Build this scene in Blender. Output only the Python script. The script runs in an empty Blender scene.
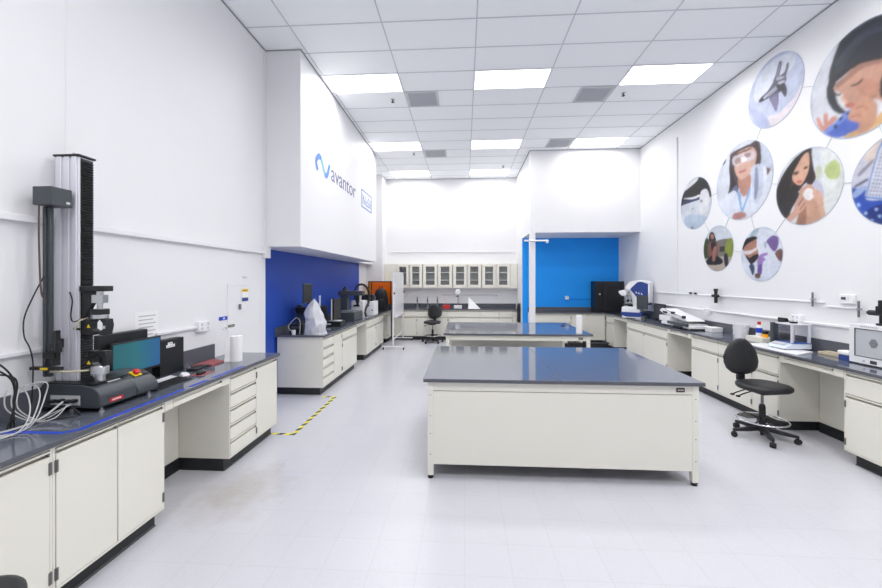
import bpy, bmesh, math, random
from mathutils import Vector, Matrix
R = math.radians
C = bpy.context.scene.collection
SC = bpy.context.scene
# ------------------------------------------------------------------ camera, world, exposure
cam = bpy.data.cameras.new('camera'); cam_ob = bpy.data.objects.new('camera', cam); C.objects.link(cam_ob)
cam.sensor_width = 36; cam.lens = 386.26 / 882 * 36
cam.shift_y = -13.6 / 882; cam.clip_end = 100
cam_ob.location = (0, 0, 1.8); cam_ob.rotation_euler = (R(90), 0, 0.06021)
SC.camera = cam_ob
w = bpy.data.worlds.new('world'); SC.world = w; w.use_nodes = True
w.node_tree.nodes['Background'].inputs[0].default_value = (0.9, 0.94, 1, 1)
w.node_tree.nodes['Background'].inputs[1].default_value = 0.6
SC.view_settings.view_transform = 'Standard'; SC.view_settings.look = 'None'
SC.view_settings.exposure = 0.82; SC.view_settings.gamma = 1; SC.view_settings.use_curve_mapping = False
SC.cycles.max_bounces = 12; SC.cycles.diffuse_bounces = 8; SC.cycles.glossy_bounces = 4
SC.cycles.transparent_max_bounces = 12; SC.cycles.sample_clamp_indirect = 6
LAMP = 15.5         # watts of every ceiling light
GLOW = 3.0           # brightness of its diffuser

# ------------------------------------------------------------------ materials
def mat(name, rgb, rough=.5, metal=0, ior=1.45, emit=None, es=0, noise=0, nscale=20, bump=0, trans=0, alpha=1):
    m = bpy.data.materials.new(name); m.use_nodes = True
    nt = m.node_tree; b = nt.nodes['Principled BSDF']
    b.inputs['Base Color'].default_value = (*rgb, 1); b.inputs['Roughness'].default_value = rough
    b.inputs['Metallic'].default_value = metal; b.inputs['IOR'].default_value = ior
    b.inputs['Transmission Weight'].default_value = trans; b.inputs['Alpha'].default_value = alpha
    if emit: b.inputs['Emission Color'].default_value = (*emit, 1); b.inputs['Emission Strength'].default_value = es
    if noise or bump:
        tc = nt.nodes.new('ShaderNodeTexCoord'); n = nt.nodes.new('ShaderNodeTexNoise'); n.inputs['Scale'].default_value = nscale
        n.inputs['Detail'].default_value = 4
        nt.links.new(tc.outputs['Object'], n.inputs['Vector'])
        if noise:
            mx = nt.nodes.new('ShaderNodeMix'); mx.data_type = 'RGBA'
            mx.inputs[6].default_value = (*[max(0, c * (1 - noise)) for c in rgb], 1); mx.inputs[7].default_value = (*[min(1, c * (1 + noise)) for c in rgb], 1)
            nt.links.new(n.outputs['Fac'], mx.inputs[0]); nt.links.new(mx.outputs[2], b.inputs['Base Color'])
        if bump:
            bp = nt.nodes.new('ShaderNodeBump'); bp.inputs['Strength'].default_value = bump; bp.inputs['Distance'].default_value = .004
            nt.links.new(n.outputs['Fac'], bp.inputs['Height']); nt.links.new(bp.outputs[0], b.inputs['Normal'])
    return m
def glass(name, rgb, gloss=.12, rough=.03):
    m = bpy.data.materials.new(name); m.use_nodes = True; nt = m.node_tree; nt.nodes.clear()
    o = nt.nodes.new('ShaderNodeOutputMaterial'); t = nt.nodes.new('ShaderNodeBsdfTransparent'); g = nt.nodes.new('ShaderNodeBsdfGlossy'); x = nt.nodes.new('ShaderNodeMixShader')
    t.inputs[0].default_value = (*rgb, 1); g.inputs['Roughness'].default_value = rough; x.inputs[0].default_value = gloss
    nt.links.new(t.outputs[0], x.inputs[1]); nt.links.new(g.outputs[0], x.inputs[2]); nt.links.new(x.outputs[0], o.inputs[0])
    return m
M = dict(
 wall=mat('wall_paint', (.81, .81, .825), .55, noise=.012, nscale=3, bump=.04),
 royal=mat('royal_blue_paint', (.014, .07, .44), .5, noise=.06, nscale=2),
 azure=mat('azure_paint', (.004, .31, .92), .6, noise=.03, nscale=2),
 tile=mat('ceiling_tile', (.92, .935, .955), .85, noise=.02, nscale=60, bump=.1),
 grid=mat('ceiling_grid', (.58, .60, .64), .5),
 shadowline=mat('angle_and_shadow_grey', (.30, .31, .33), .7),
 lightframe=mat('light_frame', (.85, .85, .86), .4),
 lamp=mat('lamp_diffuser', (.9, .9, .9), .5, emit=(1, .985, .97), es=GLOW),
 vent=mat('vent_grey', (.48, .49, .53), .6),
 cream=mat('cream_enamel', (.80, .782, .70), .32, noise=.01, nscale=4),
 top=mat('dark_worktop', (.115, .13, .165), .08, ior=1.85, noise=.08, nscale=30),
 topedge=mat('worktop_edge', (.10, .105, .125), .35),
 toe=mat('black_base', (.018, .02, .022), .4),
 steel=mat('steel', (.55, .56, .57), .28, metal=1),
 hinge=mat('hinge_steel', (.22, .22, .22), .4, metal=.6),
 chrome=mat('chrome', (.8, .8, .82), .08, metal=1),
 black=mat('black_plastic', (.014, .015, .017), .42),
 vinyl=mat('black_vinyl', (.019, .020, .023), .45, noise=.1, nscale=40, bump=.05),
 rubber=mat('rubber', (.02, .02, .022), .7),
 dgrey=mat('charcoal_enamel', (.055, .064, .073), .38, noise=.04, nscale=12),
 mgrey=mat('mid_grey', (.22, .23, .25), .45),
 lgrey=mat('light_grey', (.55, .56, .58), .45),
 white=mat('white_plastic', (.82, .82, .84), .35),
 paper=mat('paper', (.86, .86, .86), .8),
 towel=mat('paper_towel', (.88, .88, .88), .95, bump=.2, nscale=90),
 alu=mat('anodised_aluminium', (.74, .74, .80), .35, metal=.25),
 ink=mat('ink', (.06, .06, .07), .6),
 inkgrey=mat('ink_grey', (.42, .43, .47), .7),
 red=mat('red_plastic', (.62, .03, .03), .35),
 redflat=mat('red_folder', (.33, .085, .095), .5),
 yellow=mat('yellow_plastic', (.85, .62, .02), .4),
 tapeblue=mat('blue_tape', (.015, .06, .50), .45),
 orange=mat('orange_acrylic', (.95, .42, .03), .15),
 bluebody=mat('navy_blue_enamel', (.03, .06, .25), .35),
 bluetrim=mat('blue_trim', (.05, .13, .45), .4),
 balance=mat('balance_pale_blue', (.70, .76, .85), .35),
 tan=mat('tan_wood', (.52, .45, .33), .7),
 bag=mat('grey_plastic_sheet', (.62, .63, .68), .4, noise=.08, nscale=9),
 cable_w=mat('white_cable', (.56, .56, .56), .5),
 cable_b=mat('black_cable', (.02, .02, .02), .5),
 cable_t=mat('tan_cable', (.62, .55, .40), .5),
 cable_br=mat('brown_cable', (.11, .06, .05), .5),
 pane=glass('clear_pane', (.80, .82, .82), .10),
 frost=mat('frosted_acrylic', (.72, .74, .78), .25, alpha=.6),
 clear=glass('clear_acrylic', (.97, .97, .98), .08),
 smoke=glass('smoked_acrylic', (.45, .47, .50), .12),
 orangeclear=glass('orange_clear', (1, .82, .35), .06),
 sign_grey=mat('sign_lettering', (.17, .17, .32), .6), sign_blue=mat('sign_blue', (.13, .27, .68), .6),
 sign_teal=mat('sign_teal', (.24, .52, .58), .6), sign_pale=mat('sign_pale_blue', (.17, .27, .52), .6),
 rim=mat('mural_rim', (.42, .52, .66), .5), line=mat('mural_line', (.55, .60, .62), .6),
)
def tint(name, rgb): 
    return mat(name, rgb, .6)
# screen of the bright monitor: a lit display, teal to blue
def screen_mat():
    m = mat('lit_screen', (.01, .02, .03), .15); nt = m.node_tree; b = nt.nodes['Principled BSDF']
    tc = nt.nodes.new('ShaderNodeTexCoord'); sp = nt.nodes.new('ShaderNodeSeparateXYZ'); rp = nt.nodes.new('ShaderNodeValToRGB')
    v = nt.nodes.new('ShaderNodeTexVoronoi'); v.inputs['Scale'].default_value = 4; ad = nt.nodes.new('ShaderNodeMath'); ad.operation = 'MULTIPLY_ADD'; ad.inputs[1].default_value = .12
    nt.links.new(tc.outputs['Generated'], sp.inputs[0]); nt.links.new(tc.outputs['Generated'], v.inputs['Vector'])
    nt.links.new(v.outputs['Color'], ad.inputs[0]); nt.links.new(sp.outputs[0], ad.inputs[2]); nt.links.new(ad.outputs[0], rp.inputs[0])
    e = rp.color_ramp.elements; e[0].color = (.03, .17, .20, 1); e[1].color = (.03, .16, .42, 1)
    k = rp.color_ramp.elements.new(.55); k.color = (.035, .23, .27, 1)
    nt.links.new(rp.outputs[0], b.inputs['Emission Color']); b.inputs['Emission Strength'].default_value = .36
    return m
M['screen'] = screen_mat()
# floor: 12 inch vinyl tiles with faint seams, scuffs and one brown stain
def floor_mat():
    m = mat('vinyl_tile_floor', (.6, .6, .64), .22); nt = m.node_tree; b = nt.nodes['Principled BSDF']; L = nt.links.new
    tc = nt.nodes.new('ShaderNodeTexCoord')
    br = nt.nodes.new('ShaderNodeTexBrick'); br.offset = 0; br.inputs['Scale'].default_value = 1
    br.inputs['Brick Width'].default_value = .3048; br.inputs['Row Height'].default_value = .3048; br.inputs['Mortar Size'].default_value = .0016
    br.inputs['Color1'].default_value = (.58, .585, .632, 1); br.inputs['Color2'].default_value = (.568, .573, .62, 1); br.inputs['Mortar'].default_value = (.50, .50, .545, 1)
    L(tc.outputs['Object'], br.inputs['Vector'])
    n = nt.nodes.new('ShaderNodeTexNoise'); n.inputs['Scale'].default_value = 55; n.inputs['Detail'].default_value = 5; L(tc.outputs['Object'], n.inputs['Vector'])
    rp = nt.nodes.new('ShaderNodeValToRGB'); rp.color_ramp.elements[0].position = .28; rp.color_ramp.elements[0].color = (.96, .96, .955, 1); rp.color_ramp.elements[1].position = .5; rp.color_ramp.elements[1].color = (1, 1, 1, 1)
    L(n.outputs['Fac'], rp.inputs[0])
    mx = nt.nodes.new('ShaderNodeMix'); mx.data_type = 'RGBA'; mx.blend_type = 'MULTIPLY'; mx.inputs[0].default_value = 1; L(br.outputs['Color'], mx.inputs[6]); L(rp.outputs[0], mx.inputs[7])
    # stain: distance from its centre, broken up by noise
    sp = nt.nodes.new('ShaderNodeVectorMath'); sp.operation = 'SUBTRACT'; sp.inputs[1].default_value = (-2.0, 3.30, -.06); L(tc.outputs['Object'], sp.inputs[0])
    sc = nt.nodes.new('ShaderNodeVectorMath'); sc.operation = 'MULTIPLY'; sc.inputs[1].default_value = (1.25, 1.05, 1); L(sp.outputs[0], sc.inputs[0])
    ln = nt.nodes.new('ShaderNodeVectorMath'); ln.operation = 'LENGTH'; L(sc.outputs[0], ln.inputs[0])
    n2 = nt.nodes.new('ShaderNodeTexNoise'); n2.inputs['Scale'].default_value = 7; n2.inputs['Detail'].default_value = 6; L(tc.outputs['Object'], n2.inputs['Vector'])
    a = nt.nodes.new('ShaderNodeMath'); a.operation = 'MULTIPLY_ADD'; a.inputs[1].default_value = .75; L(n2.outputs['Fac'], a.inputs[0]); L(ln.outputs['Value'], a.inputs[2])
    r2 = nt.nodes.new('ShaderNodeValToRGB'); r2.color_ramp.elements[0].position = .42; r2.color_ramp.elements[0].color = (.46, .46, .46, 1); r2.color_ramp.elements[1].position = .98; r2.color_ramp.elements[1].color = (0, 0, 0, 1)
    L(a.outputs[0], r2.inputs[0])
    m2 = nt.nodes.new('ShaderNodeMix'); m2.data_type = 'RGBA'; m2.inputs[7].default_value = (.34, .285, .225, 1); L(r2.outputs[0], m2.inputs[0]); L(mx.outputs[2], m2.inputs[6])
    L(m2.outputs[2], b.inputs['Base Color'])
    n3 = nt.nodes.new('ShaderNodeTexNoise'); n3.inputs['Scale'].default_value = 3; n3.inputs['Detail'].default_value = 4; L(tc.outputs['Object'], n3.inputs['Vector'])
    mr = nt.nodes.new('ShaderNodeMapRange'); mr.inputs[3].default_value = .24; mr.inputs[4].default_value = .30; b.inputs['Roughness'].default_value = .25
    return m
M['floor'] = floor_mat()
def hazard_mat():
    m = mat('hazard_tape', (.8, .7, .03), .5); nt = m.node_tree; b = nt.nodes['Principled BSDF']; L = nt.links.new
    tc = nt.nodes.new('ShaderNodeTexCoord'); sp = nt.nodes.new('ShaderNodeSeparateXYZ'); L(tc.outputs['Object'], sp.inputs[0])
    ad = nt.nodes.new('ShaderNodeMath'); ad.operation = 'SUBTRACT'; L(sp.outputs[0], ad.inputs[0]); L(sp.outputs[1], ad.inputs[1])
    mu = nt.nodes.new('ShaderNodeMath'); mu.operation = 'MULTIPLY'; mu.inputs[1].default_value = 6.2; L(ad.outputs[0], mu.inputs[0])
    fr = nt.nodes.new('ShaderNodeMath'); fr.operation = 'FRACT'; L(mu.outputs[0], fr.inputs[0])
    gt = nt.nodes.new('ShaderNodeMath'); gt.operation = 'GREATER_THAN'; gt.inputs[1].default_value = .5; L(fr.outputs[0], gt.inputs[0])
    mx = nt.nodes.new('ShaderNodeMix'); mx.data_type = 'RGBA'; mx.inputs[6].default_value = (.86, .76, .05, 1); mx.inputs[7].default_value = (.03, .035, .05, 1); L(gt.outputs[0], mx.inputs[0]); L(mx.outputs[2], b.inputs['Base Color'])
    return m
M['hazard'] = hazard_mat()

# ------------------------------------------------------------------ geometry helpers
class G:
    """collects shapes into one bmesh; self.m is the material slot of what is added next"""
    def __init__(s): s.b = bmesh.new(); s.m = 0
    def face(s, vs):
        try: f = s.b.faces.new(vs); f.material_index = s.m; return f
        except ValueError: return None
    def box(s, x0, x1, y0, y1, z0, z1, mx=None):
        x0, x1 = min(x0, x1), max(x0, x1); y0, y1 = min(y0, y1), max(y0, y1); z0, z1 = min(z0, z1), max(z0, z1)
        P = [(x, y, z) for z in (z0, z1) for y in (y0, y1) for x in (x0, x1)]
        v = [s.b.verts.new(mx @ Vector(p) if mx else p) for p in P]
        for q in ((0, 2, 3, 1), (4, 5, 7, 6), (0, 1, 5, 4), (2, 6, 7, 3), (0, 4, 6, 2), (1, 3, 7, 5)): s.face([v[i] for i in q])
        return s
    def rings(s, rs, cap=True, close=True):
        V = [[s.b.verts.new(p) for p in r] for r in rs]
        n = len(V[0])
        for a, b in zip(V, V[1:]):
            for i in range(n if close else n - 1): s.face([a[i], a[(i + 1) % n], b[(i + 1) % n], b[i]])
        if cap: s.face(V[0][::-1]); s.face(V[-1])
        return s
    def cyl(s, p0, p1, r, r2=None, n=16):
        p0, p1 = Vector(p0), Vector(p1); d = (p1 - p0).normalized(); u = d.orthogonal().normalized(); v = d.cross(u); r2 = r if r2 is None else r2
        cs = [(math.cos(2 * math.pi * i / n), math.sin(2 * math.pi * i / n)) for i in range(n)]
        return s.rings([[p0 + (u * c + v * t) * r for c, t in cs], [p1 + (u * c + v * t) * r2 for c, t in cs]])
    def tube(s, pts, r, n=8, closed=False):
        P = [Vector(p) for p in pts]; N = len(P); rs = []; u = None
        for i in range(N):
            d = ((P[(i + 1) % N] - P[i - 1]) if closed else (P[min(i + 1, N - 1)] - P[max(i - 1, 0)])).normalized()
            u = d.orthogonal().normalized() if u is None else (u - d * u.dot(d)).normalized()
            v = d.cross(u)
            rs.append([P[i] + (u * math.cos(2 * math.pi * k / n) + v * math.sin(2 * math.pi * k / n)) * r for k in range(n)])
        if closed: return s.rings(rs + [rs[0]], cap=False)
        return s.rings(rs)
    def lathe(s, prof, c=(0, 0, 0), n=24, axis='z'):
        rs = []
        for r, z in prof:
            ring = []
            for i in range(n):
                a = 2 * math.pi * i / n; x, y = max(r, 1e-5) * math.cos(a), max(r, 1e-5) * math.sin(a)
                p = (x, y, z) if axis == 'z' else ((z, x, y) if axis == 'x' else (y, z, x))
                ring.append(Vector(p) + Vector(c))
            rs.append(ring)
        return s.rings(rs)
    def prism(s, pts, plane, a, b):
        def P(p, t): return {'xz': (p[0], t, p[1]), 'yz': (t, p[0], p[1]), 'xy': (p[0], p[1], t)}[plane]
        return s.rings([[P(p, a) for p in pts], [P(p, b) for p in pts]])
    def move(s, mx):
        bmesh.ops.transform(s.b, matrix=mx, verts=s.b.verts); return s
def bez(pts, k=8):
    """smooth curve through points"""
    P = [Vector(p) for p in pts]; out = []
    for i in range(len(P) - 1):
        a = P[max(i - 1, 0)]; b = P[i]; c = P[i + 1]; d = P[min(i + 2, len(P) - 1)]
        for j in range(k):
            t = j / k; out.append(.5 * (2 * b + (c - a) * t + (2 * a - 5 * b + 4 * c - d) * t * t + (3 * b - a - 3 * c + d) * t ** 3))
    return out + [P[-1]]
ORG = {}
def obj(name, g, m, parent=None, bevel=0, angle=35, seg=2):
    """link the shapes as ONE mesh object; children of a thing are built in world coordinates when the thing was made with world=True"""
    b = g.b
    if parent is not None and parent.name in ORG: bmesh.ops.transform(b, matrix=Matrix.Translation(-ORG[parent.name]), verts=b.verts)
    bmesh.ops.recalc_face_normals(b, faces=b.faces)
    big = [f for f in b.faces if len(f.verts) > 4]
    if big: bmesh.ops.triangulate(b, faces=big)
    for f in b.faces: f.smooth = True
    for e in b.edges:
        if len(e.link_faces) != 2 or e.calc_face_angle(0) > R(angle): e.smooth = False
    me = bpy.data.meshes.new(name); b.to_mesh(me); b.free()
    for k in (m if isinstance(m, (list, tuple)) else [m]): me.materials.append(M[k] if isinstance(k, str) else k)
    o = bpy.data.objects.new(name, me); C.objects.link(o)
    if parent is not None:
        o.parent = parent
        if parent.name in ORG: ORG[o.name] = ORG[parent.name]
    if bevel:
        md = o.modifiers.new('bevel', 'BEVEL'); md.width = bevel; md.segments = seg; md.limit_method = 'ANGLE'; md.angle_limit = R(40); md.harden_normals = False
    return o
def tag(o, label, cat, group=None):
    o['label'] = label; o['category'] = cat
    if group: o['group'] = group
    return o
def thing(name, label, cat, loc=(0, 0, 0), rz=0, group=None, world=False):
    o = bpy.data.objects.new(name, None); o.empty_display_size = .1; C.objects.link(o); o.location = loc; o.rotation_euler = (0, 0, rz)
    if world: ORG[o.name] = Vector(loc)
    return tag(o, label, cat, group)
def solo(name, g, m, label, cat, loc, group=None, bevel=0, angle=35):
    """a thing that is one mesh, built in world coordinates, origin at loc"""
    g.move(Matrix.Translation(-Vector(loc))); o = obj(name, g, m, None, bevel, angle); o.location = loc
    return tag(o, label, cat, group)
def struct(name, g, m, bevel=0):
    o = obj(name, g, m, None, bevel); o['kind'] = 'structure'; return o
def dup(root, label, loc, rz=None, group=None):
    def rec(o, p):
        c = o.copy(); C.objects.link(c)
        if p is not None: c.parent = p
        for ch in list(o.children): rec(ch, c)
        return c
    r = rec(root, None); r.location = loc; r['label'] = label
    if rz is not None: r.rotation_euler = (0, 0, rz)
    if group: r['group'] = group
    return r
def text_into(g, body, mx, size=1.0, depth=.002):
    """lettering as mesh faces, laid out in local x (reading direction) and y (up), then placed by mx"""
    cu = bpy.data.curves.new('lettering', 'FONT'); cu.body = body; cu.size = size; cu.extrude = depth / 2; cu.resolution_u = 4
    t = bpy.data.objects.new('lettering', cu); C.objects.link(t)
    bpy.context.view_layer.update()
    me = bpy.data.meshes.new_from_object(t.evaluated_get(bpy.context.evaluated_depsgraph_get()))
    n0 = len(g.b.faces); v0 = len(g.b.verts)
    g.b.from_mesh(me); g.b.verts.ensure_lookup_table(); g.b.faces.ensure_lookup_table()
    vs = g.b.verts[v0:]; bmesh.ops.transform(g.b, matrix=mx, verts=vs)
    for f in g.b.faces[n0:]: f.material_index = g.m
    bpy.data.objects.remove(t); bpy.data.meshes.remove(me); bpy.data.curves.remove(cu)
    return [v.co.copy() for v in vs]
# ------------------------------------------------------------------ the room
WL, WR, YB, CE, YN = -2.87, 4.41, 12.6, 5.12, -4.0
FZ = -.06                                     # level of the floor
WA = -3.07                                    # wall of the blue alcove, set back a little
BL = -2.35                                   # face of the bulkhead over the blue alcove
struct('floor', G().box(WL - .4, WR + .1, YN - .1, YB + .1, FZ - .1, FZ), 'floor')
struct('ceiling', G().box(WL - .1, WR + .1, YN - .1, YB + .1, CE, CE + .1), 'tile')
g = G()
for k in range(-2, 4): g.box(.159 + 1.2192 * k - .008, .159 + 1.2192 * k + .008, YN, YB, CE - .004, CE)
for j in range(-14, 13): g.box(WL, WR, 4.908 + .6096 * j - .008, 4.908 + .6096 * j + .008, CE - .0045, CE)
struct('trim_1', g, 'grid')
struct('wall_left', G().box(WL - .1, WL, YN, 5.42, FZ, CE).box(WL - .1, WL, 5.42, YB, 2.29, CE).box(WA - .1, WA, 11.12, YB, FZ, 2.29).box(WA - .1, WL - .1, 5.42, YB, 2.29, 2.40).box(WA - .1, WL - .1, 5.40, 5.42, FZ, 2.40), 'wall')
struct('wall_left_alcove', G().box(WA - .1, WA, 5.42, 11.12, FZ, 2.29), 'royal')
struct('wall_left_bulkhead', G().box(WL, BL, 5.42, 10.2, 2.29, CE), 'wall')
struct('wall_back', G().box(WL - .1, WR + .1, YB, YB + .1, FZ, CE), 'wall')
struct('wall_right', G().box(WR, WR + .1, YN, YB, FZ, CE), 'wall')
struct('wall_front', G().box(WL - .1, WR + .1, YN - .1, YN, FZ, CE), 'wall')
struct('wall_left_pilaster', G().box(WA, -2.57, 12.0, YB, FZ, CE), 'wall')
struct('wall_right_soffit', G().box(1.68, WR, 9.98, YB, 3.02, CE), 'wall')
struct('wall_right_core', G().box(1.68, WR, 11.35, YB, FZ, 3.02), 'wall')
struct('wall_right_alcove', G().box(1.684, WR, 11.345, 11.35, FZ, 3.02), 'azure')
struct('wall_right_column', G().box(1.672, 1.81, 9.98, 10.12, FZ, 3.02), 'wall')
# faint panel joints, edge strips and the door outlined on the left wall
g = G()
for y in (2.62,): g.box(WL, WL + .004, y - .006, y + .006, 2.22, CE)
g.box(WL, WL + .012, 5.385, 5.415, 2.33, CE)
struct('trim_2', g, 'wall')
e = .016                                     # wall angle round the ceiling edge, and a dark strip painted as the shadow in the joint beside the bulkhead
g = G().box(WL, WL + e, YN, 5.42, CE - .012, CE - .005).box(BL, BL + e, 5.42, 10.2, CE - .012, CE - .005).box(WL, BL + e, 5.42 - e, 5.42, CE - .012, CE - .005)
g.box(WR - e, WR, YN, 9.98, CE - .012, CE - .005).box(1.68, WR, 9.98 - e, 9.98, CE - .012, CE - .005).box(1.68 - e, 1.68, 9.98, YB, CE - .012, CE - .005).box(-2.57, 1.68, YB - e, YB, CE - .012, CE - .005)
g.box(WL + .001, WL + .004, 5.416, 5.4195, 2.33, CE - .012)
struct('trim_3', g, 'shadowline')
struct('door_1', G().box(WL, WL + .006, 4.52, 4.53, FZ, 1.75).box(WL, WL + .006, 5.28, 5.29, FZ, 1.75).box(WL, WL + .006, 4.52, 5.29, 1.74, 1.75), 'wall')

# ------------------------------------------------------------------ ceiling fittings
def ceiling_light(k, j, label):
    x0, y0 = .159 + 1.2192 * k, 4.908 + .6096 * j; x1, y1 = x0 + 1.2192, y0 + .6096
    t = thing('ceiling_light', label, 'ceiling light', (x0 + .6096, y0 + .3048, CE), group='recessed ceiling light panels', world=True)
    f = .022
    obj('frame', G().box(x0, x1, y0, y0 + f, CE - .008, CE).box(x0, x1, y1 - f, y1, CE - .008, CE).box(x0, x0 + f, y0 + f, y1 - f, CE - .008, CE).box(x1 - f, x1, y0 + f, y1 - f, CE - .008, CE), 'lightframe', t)
    la = bpy.data.lights.new('lamp_light', 'AREA'); la.shape = 'RECTANGLE'; la.size = 1.16; la.size_y = .55; la.energy = LAMP * {2: .86, 7: .64, 11: .60}.get(j, 1.32); la.spread = R(170); la.color = (1, .99, .975)
    lo = bpy.data.objects.new('lamp_light', la); C.objects.link(lo); lo.parent = t; lo.location = (0, 0, -.012)
    obj('diffuser', G().box(x0 + f, x1 - f, y0 + f, y1 - f, CE - .006, CE - .001), 'lamp', t)
for k, s in ((-2, 'beside the lettered bulkhead'), (0, 'over the front island'), (2, 'nearest the round wall pictures')):
    ceiling_light(k, 2, 'bright white ceiling light panel of the nearest visible row, ' + s)
for k, s in ((-2, 'by the far end of the bulkhead'), (0, 'in the middle of its row'), (2, 'just in front of the white soffit')):
    ceiling_light(k, 7, 'ceiling light panel of the second row, ' + s)
ceiling_light(-2, 11, 'small looking farthest ceiling light panel, left one against the back wall')
ceiling_light(0, 11, 'small looking farthest ceiling light panel, right one against the back wall')
for j, ks in ((-3, (0, 2)), (-8, (-2, 0, 2))):
    for k in ks: ceiling_light(k, j, 'ceiling light panel of the rows nearer than the picture shows')
def ceiling_vent(x, y, label):
    t = thing('ceiling_vent', label, 'vent', (x, y, CE), group='square grey ceiling vents', world=True); h = .29
    obj('frame', G().box(x - h, x + h, y - h, y - h + .04, CE - .012, CE).box(x - h, x + h, y + h - .04, y + h, CE - .012, CE).box(x - h, x - h + .04, y - h + .04, y + h - .04, CE - .012, CE).box(x + h - .04, x + h, y - h + .04, y + h - .04, CE - .012, CE), 'lgrey', t)
    g = G().box(x - .25, x + .25, y - .25, y + .25, CE - .003, CE)
    for i in range(11): g.box(x - .25, x + .25, y - .24 + i * .046, y - .215 + i * .046, CE - .011, CE - .003)
    obj('grille', g, 'vent', t)
ceiling_vent(-.755, 7.04, 'square grey ceiling vent right of the left light panel in the nearest row')
ceiling_vent(2.29, 7.04, 'square grey ceiling vent left of the light panel nearest the wall pictures')
ceiling_vent(-.755, 10.09, 'small square ceiling vent behind the second row, above the back cabinets')
ceiling_vent(2.29, 9.48, 'square ceiling vent touching the light panel in front of the white soffit')
for (x, y), s in zip(((-1.31, 7.02), (2.81, 7.02), (-1.31, 10.0), (1.12, 11.25)), ('beside the nearest left vent', 'below the light panel nearest the wall pictures', 'beside the far left vent', 'near the farthest right light panel')):
    t = thing('sprinkler', 'tiny dark sprinkler head on the ceiling ' + s, 'sprinkler', (x, y, CE), group='ceiling sprinkler heads', world=True)
    obj('escutcheon', G().lathe([(0, CE), (.04, CE), (.036, CE - .01), (0, CE - .01)], (x, y, 0), 16), 'steel', t)
    obj('head', G().cyl((x, y, CE - .01), (x, y, CE - .05), .012).cyl((x, y, CE - .05), (x, y, CE - .055), .03), 'black', t)

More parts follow.
